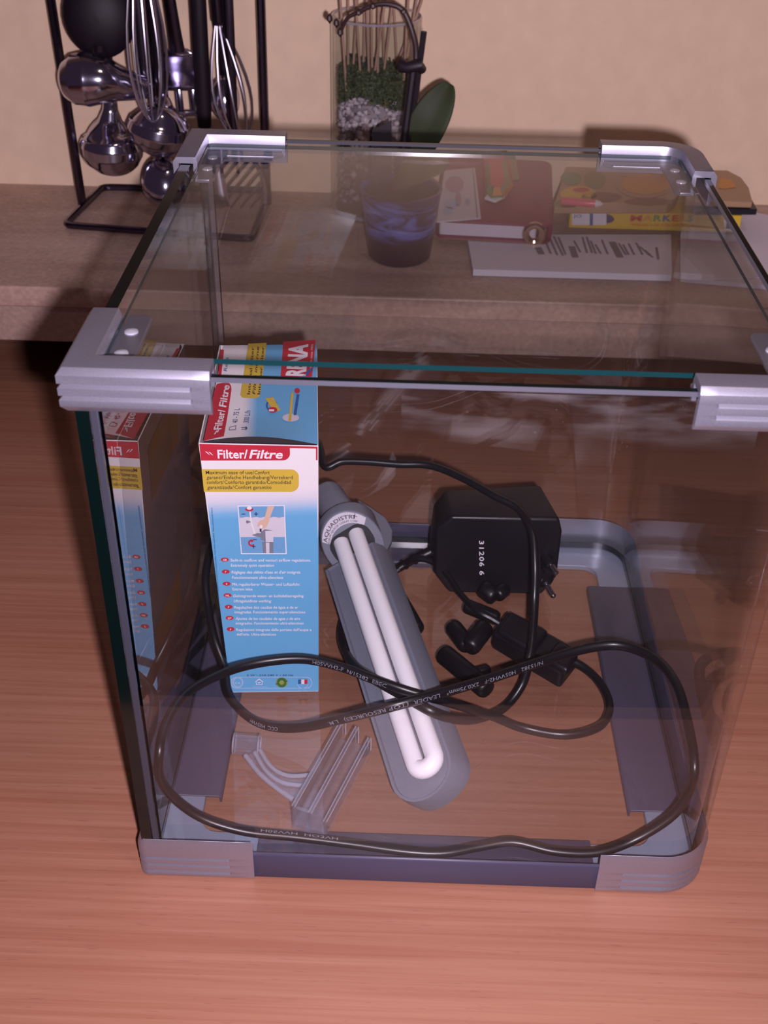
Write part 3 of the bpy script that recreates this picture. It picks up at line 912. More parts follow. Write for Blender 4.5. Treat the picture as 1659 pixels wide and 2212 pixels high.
poly(mb, [(642+a, 844+b) for a, b in disc(10, 6, 6)], I['ink_red'], tp(3))
for k_ in range(2):
    poly(mb, [(462+6*k_,942-4*k_),(465+6*k_,942-4*k_),(470+4*k_,933-2*k_),(468+4*k_,933-2*k_)], I['ink_white'], tp(2))
for a, b, c, d in (((495,934),(509,934),(509,935.5),(495,935.5)), ((495,928),(496,928),(496,935),(495,935)), ((509,925),(510,925),(510,935),(509,935)), ((496,927),(511,923),(511,924.3),(496,928.3)), ((522,934),(532,934),(532,935.3),(522,935.3)), ((522,929),(532,929),(532,930.3),(522,930.3)), ((531,926),(535,931),(535,932.5),(531,938))):
    poly(mb, [a, b, c, d], I['ink_navy'], tp(2))
mb.build('top_lettering', INK, top_p, recalc=False)
def onleft(y, z): 
    a = bl + (bl2-bl)*y; b = tl + (tl2-tl)*y
    return a + (b-a)*z - fx*0.0006
for (y0, y1, z0, z1) in ((0.15,0.75,0.72,0.92), (0.05,0.6,0.05,0.24)):
    MB().add([onleft(y0,z0), onleft(y1,z0), onleft(y1,z1), onleft(y0,z1)], [(0,1,2,3)]).build('colour_field', 'ink_yellow', left_p, recalc=False)
# worn pale fold line along the top of the front panel
MB().tube([tl+fn*0.0002, tl+(tr-tl)*0.3+fn*0.0003, tl+(tr-tl)*0.7+fn*0.0002, tr+fn*0.0002], 0.00035, 5).build('worn_fold', 'ink_white', front_p)

# ------------------------------------------------------------------ lamp
tipc = atz(926, 1656, 0.0365); hdc = atz(757, 1165, 0.0500)
la = (hdc-tipc); LL = la.length; la.normalize()                     # axis from tip to head
ls = la.cross(V(0,0,1)).normalized()                                # to the right seen from the front
roll = math.radians(-32)
lnn = ls.cross(la).normalized()
lq = Matrix.Rotation(roll, 3, la)
ls = lq @ ls; lnn = lq @ lnn
# ls should point to image right
if ls.x < 0: ls = -ls
if lnn.z < 0: lnn = -lnn
lamp = thing('aquarium_lamp', 'grey clip-on aquarium lamp with a white twin fluorescent tube lying in the tank', 'lamp', (tipc.x, tipc.y, FLOOR))
LF = frame(tipc, ls, la, lnn)     # local: x right, y to head, z up off the reflector
hw = 0.0160; bo = -0.0050
def trough(z, w, ye, xr=1.0):
    return [(bo-w, ye), *[(bo+w*math.cos(math.radians(a))*(xr if a > 270 else 1.0), 0.001+w*1.02*math.sin(math.radians(a))) for a in range(180, 361, 15)], (bo+w*xr, ye)]
mb = MB()
lev = [(-0.0185, hw*0.85, 1.35), (-0.0165, hw*1.02, 1.42), (-0.0080, hw*1.13, 1.25), (0.0, hw*1.16, 1.0)]
rings = []
for z, w, xr in lev:
    rings.append([LF @ V(x, y, z) for x, y in trough(z, w, LL*0.93, xr)])
K = len(rings[0]); vs = [p for r in rings for p in r]; fs = []
for i in range(len(rings)-1):
    for q in range(K):
        q2 = (q+1) % K
        fs.append((i*K+q, i*K+q2, (i+1)*K+q2, (i+1)*K+q))
fs.append(list(reversed(range(K))))
mb.add(vs, fs)
# rim and sunk reflector
o_ = [LF @ V(x, y, 0.0) for x, y in trough(0, hw*1.16, LL*0.93)]
i_ = [LF @ V(x, y, 0.0) for x, y in trough(0, hw*1.06, LL*0.93)]
s_ = [LF @ V(x, y, -0.0018) for x, y in trough(0, hw*1.03, LL*0.93)]
fs = []
for q in range(K-1):
    fs.append((q, q+1, K+q+1, K+q)); fs.append((K+q, K+q+1, 2*K+q+1, 2*K+q))
fs.append([2*K+q for q in range(K)])
mb.add(o_+i_+s_, fs)
mb.build('reflector_body', 'lamp_grey', lamp, smooth=True, ang=32)
# fluorescent tubes with the U bend at the tip
tr_ = 0.0053; gap = 0.0060
zt_ = 0.0030
def tubepts():
    pts = [V(-gap, (LL*0.93+0.012), zt_)] + [V(-gap, (LL*0.93+0.012)*(1-k/6), zt_) for k in range(1, 6)]
    pts += [V(-gap, 0.006, zt_)]
    for a in range(195, 346, 15):
        pts.append(V(gap*math.cos(math.radians(a)), 0.003+gap*0.95*math.sin(math.radians(a)), zt_))
    pts += [V(gap, 0.006, zt_)] + [V(gap, (LL*0.93+0.012)*k/6, zt_) for k in range(1, 7)]
    return [LF @ p for p in pts]
MB().tube(tubepts(), tr_, 16).build('fluorescent_tube', 'tube_white', lamp, smooth=True)
# socket head: slanted collar, tail, black base plate, label
hr = 0.0205
hy = LL*0.93
zc_ = -0.002
mb = MB()
n = 32; r0 = []; r1 = []; r2 = []
for q in range(n):
    th = 2*math.pi*q/n; x = hr*math.cos(th); z = hr*math.sin(th)+zc_
    z = max(z, -0.0165)
    r0.append(LF @ V(x, hy+0.004+0.62*(z+0.012), z))          # slanted front rim
    r1.append(LF @ V(x, hy+0.030, z))
    r2.append(LF @ V(x*0.78, hy+0.036, (z-zc_)*0.78+zc_))
fs = []
for q in range(n):
    q2 = (q+1) % n
    fs += [(q, q2, n+q2, n+q), (n+q, n+q2, 2*n+q2, 2*n+q)]
fs += [list(range(n)), [2*n+q for q in reversed(range(n))]]
mb.add(r0+r1+r2, fs)
mb.build('socket_collar', 'lamp_grey', lamp, bevel=0.0008)
T0 = LF @ V(-0.001, hy+0.033, zc_)
tail_end = LF @ V(-0.005, hy+0.066, zc_+0.006)
td = (tail_end-T0)
mb = MB().tube([T0, T0+td*0.15, T0+td*0.9, tail_end], [0.0130, 0.0124, 0.0116, 0.0102], 22)
mb.build('cable_sleeve', 'lamp_grey', lamp, smooth=True, ang=40)
# slanted face frame
fu = (LF.to_3x3() @ V(0, 0.62, 1.0)).normalized()
fr_o = LF @ V(0, hy+0.004+0.62*(zc_+0.012), zc_)
fnrm = ls.cross(fu).normalized()
if fnrm.dot(CAM-fr_o) < 0: fnrm = -fnrm
FF = frame(fr_o + fnrm*0.0003, ls, fu, fnrm)
MB().prism(roundrect(-0.0150, -0.0100, 0.0150, 0.0112, 0.0085, 6), 0.0, 0.0012, FF).build('base_plate', 'black_plastic', lamp)
# label follows the collar's arc
mb = MB()
arcpts = []
for a in range(25, 156, 10):
    arcpts.append((a, 0.0188))
lab_o = [FF @ V(0.0196*math.cos(math.radians(a)), 0.0230*math.sin(math.radians(a)), 0.0004) for a in range(28, 153, 6)]
lab_i = [FF @ V(0.0150*math.cos(math.radians(a)), 0.0148*math.sin(math.radians(a)), 0.0004) for a in range(28, 153, 6)]
k_ = len(lab_o)
mb.add(lab_o+lab_i, [(i, i+1, k_+i+1, k_+i) for i in range(k_-1)])
lbl = mb.build('maker_label', 'ink_pale', lamp, recalc=False)
mb = MB()
def arctext(s, rx, ry, a0, a1, h):
    vs2, fs2, w = text2d(s, 0.012, 0.0)
    out = []
    for p in vs2:
        t = p.x/w; a = math.radians(a0+(a1-a0)*t)
        rr_ = p.y/0.69*h
        out.append(FF @ V((rx+rr_)*math.cos(a), (ry+rr_)*math.sin(a), 0.0008))
    mb.add(out, fs2)
arctext('AQUADISTRI', 0.0168, 0.0182, 146, 52, 0.0026)
arctext('AQUA QUICK LIGHT 11W', 0.0154, 0.0158, 148, 45, 0.0013)
# crossed-out bin mark
for a, b in (((0.0105,0.0145),(0.0128,0.0172)), ((0.0128,0.0145),(0.0105,0.0172))):
    pa = FF @ V(a[0], a[1], 0.0008); pb = FF @ V(b[0], b[1], 0.0008)
    s2 = (pb-pa).cross(fnrm).normalized()*0.0002
    mb.add([pa-s2, pa+s2, pb+s2, pb-s2], [(0,1,2,3)])
mb.build('label_print', 'ink_dark', lbl, recalc=False)
# mounting wing on the right of the collar
wz = hdc.z-0.010
wing = [atz(u, v, wz) for u, v in ((772,1082),(800,1098),(834,1122),(848,1148),(846,1172),(832,1196),(818,1192),(806,1160),(786,1120))]
mb = MB(); k_ = len(wing)
mb.add([p+V(0,0,0.0015) for p in wing]+[p-V(0,0,0.0025) for p in wing], [list(range(k_)), [k_+i for i in reversed(range(k_))]]+[(i, (i+1) % k_, k_+(i+1) % k_, k_+i) for i in range(k_)])
wg = mb.build('mounting_wing', 'lamp_grey', lamp, bevel=0.0008)
wing2 = [(788,1120),(806,1132),(822,1146),(818,1150),(802,1138),(786,1126)]
mb = MB(); k_ = len(wing2)
pw = [atz(u, v, wz+0.003) for u, v in wing2]
mb.add([p+V(0,0,0.002) for p in pw]+[p-V(0,0,0.003) for p in pw], [list(range(k_)), [k_+i for i in reversed(range(k_))]]+[(i, (i+1) % k_, k_+(i+1) % k_, k_+i) for i in range(k_)])
mb.build('wing_rib', 'lamp_grey', wg, bevel=0.0004)

# ------------------------------------------------------------------ power adaptor
ad = thing('power_adaptor', 'boxy black mains adaptor with two metal pins at the back of the tank', 'adaptor', (0.195, 0.250, FLOOR))
zt2 = 0.0735; zb2 = FLOOR+0.0004
ptop = [atz(u, v, zt2) for u, v in ((975,1117),(1209,1120),(1166,1046),(960,1058))]   # FL FR BR BL of the top
fl_, fr_, br_, bl_ = ptop
ey = (bl_-fl_); ey.z = 0
fbase = [V(fl_.x-0.002, fl_.y-0.003, zb2), V(fr_.x+0.000, fr_.y-0.003, zb2), V(br_.x+0.002, br_.y+0.004, zb2), V(bl_.x-0.004, bl_.y+0.004, zb2)]
mb = MB()
lf = fl_+V(-0.010, 0.003, -0.013); lb = bl_+V(-0.007, -0.002, -0.010)
bf = fbase[0]+V(0.004, 0.001, 0); 
vs = [fl_, fr_, br_, bl_,                                   # 0-3 top
      lf, lb,                                               # 4,5 left chamfer
      fbase[0]+V(-0.008, 0.003, 0.016), fbase[3]+V(-0.005, 0, 0.016),   # 6,7
      bf, fbase[1]+V(-0.006,0,0), fbase[2], fbase[3]+V(0.002,0,0),      # 8..11 bottom
      fr_+V(0.003,-0.001,-0.010), br_+V(0.003,0,-0.010),                # 12,13
      fbase[1]+V(0.003,0,0.016), fbase[2]+V(0.003,0,0.016)]             # 14,15
fs = [(0,1,2,3), (0,3,5,4), (4,5,7,6), (6,7,11,8), (8,11,10,9), (9,10,15,14), (14,15,13,12), (12,13,2,1),
      (0,4,6,8,9,14,12,1), (3,2,13,15,10,11,7,5)]
mb.add(vs, fs)
cas = mb.build('casing', 'black_plastic', ad, bevel=0.0022, segs=3, ang=20)
fn2 = V(0,-1,0)
yplane = min(fl_.y, fbase[0].y) - 0.0006
mb = MB()
def adf(u, v): 
    a, b, c = fl_, fr_, fbase[1]
    nn = (b-a).cross(c-a).normalized()
    if nn.dot(CAM-a) < 0: nn = -nn
    return atp(u, v, a+nn*0.0012, nn)
pa = adf(1035,1168); pb = adf(1036,1242); dd = (pb-pa).normalized()
write(mb, '31206 6', pa, pb, V(1,0,0), 0.0031, 0.012, 0.0, 0, space=1.15)
mb.build('date_stamp', 'paper', cas, recalc=False)
# plug boss and pins on the right
for (a, b) in (((1188,1218),(1203,1240)), ((1178,1258),(1197,1290))):
    p0 = atz(*a, 0.041 if a[1] < 1230 else 0.036); p1 = atz(*b, 0.039 if a[1] < 1230 else 0.033)
    d = p1-p0
    pin_ = MB().tube([p0-d*0.6, p0, p0+d*0.92, p1], [0.0021, 0.0021, 0.0020, 0.0012], 14).build('plug_pin', 'pin_metal', ad, smooth=True)
    MB().tube([p0-d*0.75, p0-d*0.6, p0+d*0.15, p0+d*0.22], [0.0034, 0.0038, 0.0036, 0.0028], 14).build('pin_collar', 'black_plastic', pin_, smooth=True)
pp = [atz(u, v, 0.040) for u, v in ((1172,1196),(1204,1200),(1198,1238),(1168,1252))]
MB().hexa([p-V(0,0,0.009) for p in pp], pp).build('plug_boss', 'black_plastic', ad, bevel=0.002)
# ribbed strain relief and its thin lead
rel = spline([atz(945,1185,0.030), atz(918,1198,0.027), atz(890,1210,0.023), atz(862,1228,0.019)], 6)
srel = MB().tube(rel, [0.0045-0.0018*i/(len(rel)-1) for i in range(len(rel))], 12).build('strain_relief', 'black_rubber', ad, smooth=True)
for t in (3, 7, 11, 15):
    d = (rel[t+1]-rel[t]).normalized()
    MB().tube([rel[t]-d*0.0012, rel[t]+d*0.0012], 0.0052-0.0018*t/18, 12).build('relief_rib', 'black_rubber', srel, bevel=0.0003)
lead = spline([atz(862,1228,0.019), atz(840,1246,0.015), atz(815,1275,0.0135), atz(800,1320,0.0135), atz(806,1380,0.0135)], 8)
MB().tube(lead, 0.0024, 10).build('lead', 'cord_black', ad, smooth=True)

# ------------------------------------------------------------------ long cord with in-line switch
CR = 0.0031
cordA = [(1215,1420,.020),(1257,1440,.019),(1290,1468,.0185),(1312,1505,.017),(1315,1540,.016),(1290,1572,.0155),(1220,1588,.0150),(1130,1573,.0150),(1060,1546,.026),(960,1515,.050),(880,1493,.0580),(800,1465,.0600),(740,1442,.0600),(655,1424,.0605),(560,1432,.060),(480,1455,.062),(400,1500,.066),(345,1560,.070),(328,1620,.070),(350,1690,.050),(420,1757,.028),(520,1793,.0185),(640,1807,.0160),(760,1822,.0145),(880,1841,.0138),(960,1843,.0138),(1040,1827,.0142),(1110,1818,.0150),(1200,1838,.0140),(1290,1840,.0142),(1370,1813,.018),(1450,1763,.032),(1488,1710,.047),(1500,1655,.064),(1488,1570,.068),(1463,1482,.068),(1420,1427,.063),(1350,1396,.059),(1280,1398,.057),(1180,1425,.056),(1060,1465,.060),(950,1498,.0645),(850,1525,.0640),(740,1552,.049),(650,1571,.029),(580,1568,.024),(530,1543,.024),(494,1498,.029),(484,1440,.035),(463,1380,.046),(449,1310,.055),(441,1240,.066)]
cpts = [atz(u, v, z) for u, v, z in cordA]
cpts = [V(min(max(p.x, 0.0122), 0.2890), min(max(p.y, 0.0108), 0.2910), max(p.z, FLOOR+CR)) for p in cpts]
tailp = [V(0.0135, 0.205, 0.075), V(0.0125, 0.235, 0.072), V(0.0130, 0.262, 0.068), V(0.030, 0.282, 0.070), V(0.055, 0.287, 0.082), V(0.072, 0.287, 0.096)]
back = [(702,1008,.0895),(740,997,.0930),(800,998,.0940),(860,1003,.0940),(930,1006,.0955),(1000,1033,.0960),(1070,1072,.0955),(1120,1100,.0935),(1150,1150,.0885),(1157,1220,.0750),(1155,1300,.0560),(1150,1380,.0440),(1142,1430,.0360),(1128,1480,.0230),(1090,1528,.0145),(1035,1552,.0210),(985,1553,.0380),(935,1538,.0520),(875,1505,.0525),(810,1468,.0525),(768,1440,.0440),(745,1405,.0240),(736,1370,.0140),(742,1335,.0138)]
bpts = [atz(u, v, z) for u, v, z in back]
bpts = [V(min(max(p.x, 0.0122), 0.2890), min(max(p.y, 0.0108), 0.2915), max(p.z, FLOOR+CR)) for p in bpts]
cord = thing('mains_cable', 'long black flat mains cable looping across the front of the tank', 'cable', (0.15, 0.10, FLOOR))
pathA = spline(cpts + tailp + bpts, 8)
cable = MB().tube(pathA, CR, 12, flat=0.82).build('cable', 'cord_black', cord, smooth=True, ang=60)
# thin lead from the lamp to the switch
leadp = [(868,1222,.020),(900,1207,.0285),(935,1214,.0300),(965,1240,.027),(992,1280,.024),(1030,1318,.026),(1062,1336,.024),(1085,1350,.021)]
lp = spline([atz(u, v, z) for u, v, z in leadp], 8)
MB().tube(lp, 0.0023, 10).build('thin_lead', 'cord_black', cord, smooth=True)
# switch body
def obox(name, quad_px, z0, z1, mat, parent, bev, inset=0.0):
    top = [atz(u, v, z1) for u, v in quad_px]
    c = sum(top, V(0,0,0))/4
    bot = [V(p.x, p.y, z0) for p in top]
    bot = [c + (p-V(c.x,c.y,z0))*(1-inset) + V(0,0,z0-c.z) for p in bot] if inset else bot
    return MB().hexa(bot, top).build(name, mat, parent, bevel=bev, segs=3)
swb = obox('switch_body', [(1062,1362),(1215,1452),(1254,1402),(1098,1316)], FLOOR+0.0003, 0.0265, 'black_plastic', cord, 0.0032)
obox('switch_cap', [(1176,1420),(1226,1448),(1252,1408),(1206,1380)], 0.024, 0.0305, 'black_plastic', swb, 0.0025)
obox('switch_shoulder', [(1072,1358),(1150,1404),(1186,1360),(1104,1318)], 0.024, 0.0300, 'black_plastic', swb, 0.0025)
# printed marks along the cord
mb = MB()
def arclen(pts):
    L = [0.0]
    for a, b in zip(pts, pts[1:]): L.append(L[-1]+(b-a).length)
    return L
AL = arclen(pathA)
def nearest(u, v, near=None):
    best = None
    for i, p in enumerate(pathA):
        if near is not None and abs(AL[i]-near) > 0.16: continue
        d = RM.transposed() @ (p-CAM)
        x = 829.5+FPX*d.x/-d.z; y = 1106-FPX*d.y/-d.z
        e = (x-u)**2+(y-v)**2
        if best is None or e < best[0]: best = (e, AL[i])
    return best[1]
def pos(s):
    s = min(max(s, 0), AL[-1]-1e-6)
    lo, hi = 0, len(AL)-1
    while hi-lo > 1:
        m_ = (lo+hi)//2
        if AL[m_] <= s: lo = m_
        else: hi = m_
    t = (s-AL[lo])/(AL[hi]-AL[lo])
    return pathA[lo].lerp(pathA[hi], t), (pathA[hi]-pathA[lo]).normalized()
def cordtext(s, s0, s1, h, lat0=0.0, flip=1):
    vs2, fs2, w = text2d(s, 0.008, 0.0)
    out = []
    for p in vs2:
        c, t = pos(s0+(s1-s0)*p.x/w)
        view = (CAM-c).normalized()
        nrm = (view - t*view.dot(t)).normalized()
        lat = t.cross(nrm)*flip
        a = lat0 + p.y/0.69*h
        ang_ = a/CR
        out.append(c + (nrm*math.cos(ang_)+lat*math.sin(ang_))*(CR*1.03))
    mb.add(out, fs2)
i_end = nearest(700, 1562)
def span(s, a, b, h=0.0021, lat=-0.0022):
    sa = nearest(*a)
    sb = nearest(*b, sa)
    fl2 = 1
    global mb
    mb = MB()
    if b[0] < a[0]: fl2 = -1; lat = -lat-h
    cordtext(s, sa, sb, h, lat, fl2)
    mb.build('cord_print', 'cord_print', cable, recalc=False)
span('N/15382   H05VVH2-F   2X0.75mm²   LEADER  (TOP RESOURCES)   L.M.', (1165,1430), (718,1556))
span('CCC  H05VVH', (608,1571), (548,1556))
span('H05VVH2-F  N/15382  EBEC', (680,1425), (835,1480), lat=-0.0022)
span('H05VVH  HO3VH', (560,1800), (730,1820), 0.0014)

# ------------------------------------------------------------------ black rubber fittings
def rubber(name, label, segs, cat='fitting'):
    allp = [p for s in segs for p in s[0]]
    c = sum(allp, V(0,0,0))/len(allp)
    t = thing(name, label, cat, (c.x, c.y, FLOOR), 'black rubber fittings')
    for pts, r, part in segs:
        d0 = (pts[1]-pts[0]).normalized(); d1 = (pts[-1]-pts[-2]).normalized()
        full = [pts[0], pts[0]+d0*r*0.12, pts[0]+d0*r*0.45] + pts[1:-1] + [pts[-1]-d1*r*0.45, pts[-1]-d1*r*0.12, pts[-1]]
        rr = [r*0.55, r*0.86, r] + [r]*(len(pts)-2) + [r, r*0.86, r*0.55]
        MB().tube(full, rr, 18).build(part, 'black_rubber', t, smooth=True, ang=50)
    return t
rubber('rubber_fitting', 'short black rubber nozzle pointing left just below the adaptor', [([atz(1003,1308,0.0215), atz(1078,1338,0.0185)], 0.0048, 'nozzle')])
rubber('rubber_fitting', 'black rubber elbow bent in a V beside the in-line switch', [([atz(976,1352,0.0175), atz(1012,1398,0.0175)], 0.0060, 'inlet'), ([atz(1012,1402,0.0185), atz(1050,1352,0.0220)], 0.0066, 'outlet')])
rubber('rubber_fitting', 'long black rubber peg with a side stub lying below the elbow', [([atz(955,1410,0.0180), atz(1055,1492,0.0180)], 0.0066, 'peg'), ([atz(1025,1455,0.0180), atz(1058,1446,0.0180)], 0.0036, 'stub')])
rubber('rubber_fitting', 'black rubber knob right under the front of the adaptor', [([atz(1040,1268,0.0205), atz(1072,1292,0.0180)], 0.0066, 'knob'), ([atz(1072,1288,0.0200), atz(1094,1270,0.0210)], 0.0050, 'neck')])
rubber('rubber_fitting', 'small black rubber tip peeping out beside the lamp body', [([atz(862,1290,0.0165), atz(903,1362,0.0165)], 0.0052, 'tip')])

# ------------------------------------------------------------------ clear acrylic clip
clip = thing('lamp_clip', 'clear acrylic lamp clip with a curved arm lying near the tank front', 'clip', (0.10, 0.06, FLOOR))
zf = FLOOR+0.0004
a0 = atz(632, 1784, zf); a1 = atz(735, 1600, zf)
ca = (a1-a0); CLn = ca.length; ca.normalize()
cs = V(ca.y, -ca.x, 0)       # right
CF = frame(a0, cs, ca, V(0,0,1))
hgt = 0.0165
MB().box((0, 0, 0), (0.0200, CLn, 0.0020), CF).build('base_strip', 'acrylic', clip, bevel=0.0003)
for k, (x, h, e) in enumerate(((0.0, hgt, 0.004), (0.0095, hgt*0.92, 0.0005), (0.0182, hgt*0.72, -0.002))):
    rib_ = MB().box((x, 0.0, 0.0020), (x+0.0018, CLn+e, h), CF).build('rib', 'acrylic', clip, bevel=0.0004)
    for xx_ in (x, x+0.0018):
        MB().tube([CF @ V(xx_, 0.0, h*0.98), CF @ V(xx_, CLn+e, h*0.98), CF @ V(xx_, CLn+e, 0.002)], 0.00035, 6).build('rib_highlight', 'edge_highlight', rib_, smooth=True)  # thin pale tubes painting the highlights on the rib's edges
MB().add([CF @ V(*p) for p in ((0.0006,-0.0016,0.0),(0.0194,-0.0016,0.0),(0.0194,0.0,hgt*0.7),(0.0098,0.0,hgt*0.9),(0.0006,0.0,hgt*0.9),
                              (0.0006,0.0014,0.0),(0.0194,0.0014,0.0),(0.0194,0.002,hgt*0.7),(0.0098,0.002,hgt*0.9),(0.0006,0.002,hgt*0.9))],
         [(0,1,2,3,4),(9,8,7,6,5),(0,5,6,1),(1,6,7,2),(2,7,8,3),(3,8,9,4),(4,9,5,0)]).build('end_plate', 'acrylic', clip)
for k, (ps, r) in enumerate((([(562,1620),(585,1655),(620,1675),(672,1674)], 0.0012), ([(550,1625),(575,1665),(610,1690),(655,1697)], 0.0012), ([(530,1632),(560,1670),(595,1700),(634,1728)], 0.0014))):
    pts = spline([atz(u, v, 0.0165-0.002*i_*0.4) for i_, (u, v) in enumerate(ps)], 8)
    MB().tube(pts, r, 8).build('arm_rail', 'edge_highlight', clip, smooth=True)
ptsa = spline([atz(562,1622,0.0150), atz(585,1656,0.0145), atz(620,1677,0.014), atz(672,1676,0.0135)], 8)
ptsb = spline([atz(532,1632,0.0150), atz(560,1671,0.0145), atz(595,1701,0.014), atz(636,1729,0.0135)], 8)
k_ = len(ptsa)
mb = MB()
mb.add(ptsa+ptsb+[p-V(0,0,0.0016) for p in ptsa]+[p-V(0,0,0.0016) for p in ptsb],
       [(i, i+1, k_+i+1, k_+i) for i in range(k_-1)]+[(2*k_+i, 3*k_+i, 3*k_+i+1, 2*k_+i+1) for i in range(k_-1)])
mb.build('arm_web', 'acrylic', clip, smooth=True, recalc=False)
r0 = atz(506, 1606, 0.0170); r1 = atz(560, 1610, 0.0170)
d = (r1-r0).normalized()
xx = d; zz = V(0,0,1); yy = zz.cross(xx).normalized(); zz = xx.cross(yy)
RF = frame(r0, yy, zz, xx)
Lr = (r1-r0).length
cring = MB().lathe([(0.0062, 0.0), (0.0062, Lr), (0.0036, Lr), (0.0036, 0.0)], RF, 28, closed=True).build('clamp_ring', 'acrylic', clip, smooth=True, ang=40)
for q_ in (0.0, Lr):
    for rr_ in (0.0062, 0.0036):
        MB().tube([RF @ V(rr_*math.cos(a), rr_*math.sin(a), q_) for a in [2*math.pi*i/24 for i in range(24)]], 0.00035, 6, closed=True).build('ring_highlight', 'edge_highlight', cring, smooth=True)  # pale tubes stand in for highlights round the ring's ends

# ------------------------------------------------------------------ utensil rack and utensils
rack = thing('utensil_rack', 'chrome wire rack for kitchen utensils standing on the counter', 'rack', (-0.10, 0.68, ZC))
rz = ZC+0.0034
corners = [atz(140,486,rz), atz(222,404,rz), atz(583,411,rz), atz(545,516,rz)]
corners = [V(c.x, min(c.y, 0.738), rz) for c in corners]
loop = []
for i in range(4):
    p, c, q = corners[i-1], corners[i], corners[(i+1) % 4]
    a = (p-c).normalized(); b = (q-c).normalized()
    for t in (0.0, 0.33, 0.67, 1.0):
        r_ = 0.008
        loop.append(c + a*r_*(1-t)**2 + b*r_*t**2)
MB().tube(loop, 0.0033, 10, closed=True).build('base_ring', 'chrome_dark', rack, smooth=True)
pl0 = atz(178,440,rz); pr0 = atz(577,440,rz)
ptl = aty(110,0,pl0.y); ptr = aty(563,0,pr0.y)
def extend(p, q, z): return p + (q-p)*((z-p.z)/(q.z-p.z))
ZT = 0.44
MB().tube([pl0, extend(pl0, ptl, ZT-0.015), extend(pl0, ptl, ZT)], 0.0042, 10).build('post', 'chrome_dark', rack, smooth=True)
MB().tube([pr0, extend(pr0, ptr, ZT-0.015), extend(pr0, ptr, ZT)], 0.0042, 10).build('post', 'chrome_dark', rack, smooth=True)
TL_, TR_ = extend(pl0, ptl, ZT), extend(pr0, ptr, ZT)
MB().tube([TL_, TR_], 0.0042, 10).build('top_rail', 'chrome_dark', rack, smooth=True)
def hang(x):
    t = (x-TL_.x)/(TR_.x-TL_.x)
    return TL_.lerp(TR_, min(max(t, 0.03), 0.97))
def hook(p):
    MB().tube(spline([p+V(0,-0.004,0), p+V(0,-0.012,-0.004), p+V(0,-0.018,0.0), p+V(0,-0.019,0.006)], 4), 0.0016, 8).build('hook', 'chrome_dark', rack, smooth=True)
PXM = FPX
def sc_at(p):     # metres per pixel at a point
    d = RM.transposed() @ (p-CAM)
    return -d.z/FPX
UG = 'steel utensils hanging on the rack'
CX = RM @ V(1,0,0); CY = RM @ V(0,1,0)
def utensil(name, label, head_px, y):
    p = aty(*head_px, y)
    return thing(name, label, 'utensil', p, UG), p
def handle(t, p_from, xtop, mat, r0=0.0035, r1=0.0055, flat=0.45, hk=True):
    hp = hang(xtop)
    pts = [p_from, p_from.lerp(hp+V(0,-0.016,-0.004), 0.12), p_from.lerp(hp+V(0,-0.016,-0.004), 0.5), hp+V(0,-0.016,-0.004)]
    pts = spline(pts, 6)
    n_ = len(pts)
    MB().tube(pts, [r0+(r1-r0)*min(1, i/(n_*0.5)) for i in range(n_)], 12, flat=flat, up=V(1,0,0)).build('handle', mat, t, smooth=True)
    if hk: hook(hp)
def bowl(t, p, rx, ry, depth, axis, upv, mat, part='bowl'):
    """dished spoon head: convex side along axis"""
    z = axis.normalized(); x = upv.cross(z).normalized(); y = z.cross(x)
    M = frame(p, x, y, z)
    prof = []
    for i in range(9):
        a = math.radians(90*i/8)
        prof.append((math.cos(a), depth*math.sin(a)))
    inn = [(r*0.95, zz_-0.0012) for r, zz_ in reversed(prof)]
    mb = MB().lathe([(max(r, 1e-4), zz_) for r, zz_ in prof + inn], M, 30, sx=rx, sy=ry)
    return mb.build(part, mat, t, smooth=True, ang=50)
VW = lambda p: (CAM-p).normalized()
# dark slotted-spoon head high up on the left
t, p = utensil('nylon_spoon', 'big dark round spoon head at the top left of the rack', (214, 35), 0.672)
s_ = sc_at(p)
bowl(t, p, 78*s_, 86*s_, 0.012, VW(p)+V(-0.1,0,-0.1), V(0,0,1), 'nylon')
MB().tube([p+CY*(-84*s_), p+CY*(-70*s_)], 0.006, 10).build('nose', 'nylon', t, smooth=True)
handle(t, p+CY*(70*s_), p.x+0.004, 'nylon', 0.006, 0.006)
# sideways steel ladle, pear shaped, neck to the right
def pear(t, pts_px, y, mat, part='bowl'):
    pts = spline([aty(u, v, y+dy) for u, v, r, dy in pts_px], 6)
    rs = []
    for i in range(len(pts_px)-1):
        for k in range(6):
            q = k/6; rs.append((pts_px[i][2]*(1-q)+pts_px[i+1][2]*q))
    rs.append(pts_px[-1][2])
    ss = sc_at(pts[0])
    return MB().tube(pts, [max(r*ss, 0.0004) for r in rs], 24).build(part, mat, t, smooth=True, ang=60)
t, p = utensil('ladle', 'shiny steel ladle bowl turned sideways at the left of the rack', (190,170), 0.655)
pear(t, [(128,172,10,0),(138,172,36,0),(160,172,52,0),(190,171,57,0.0),(222,173,50,0),(255,180,38,0.004),(290,187,29,0.010),(318,190,22,0.020)], 0.655, 'chrome')
handle(t, aty(314,186,0.675), -0.112, 'chrome_dark', 0.005, 0.006)
# bell shaped ladle lower left
t, p = utensil('ladle', 'steel ladle with flared neck hanging lowest at the left of the rack', (240,310), 0.690)
pear(t, [(237,212,15,0),(238,235,17,0),(238,258,26,0),(238,280,46,0),(240,296,64,0),(241,312,70,0),(242,332,68,0),(243,352,57,0),(243,368,36,0),(243,376,10,0)], 0.690, 'chrome')
handle(t, aty(237,212,0.69), -0.135, 'chrome_dark', 0.005, 0.006)
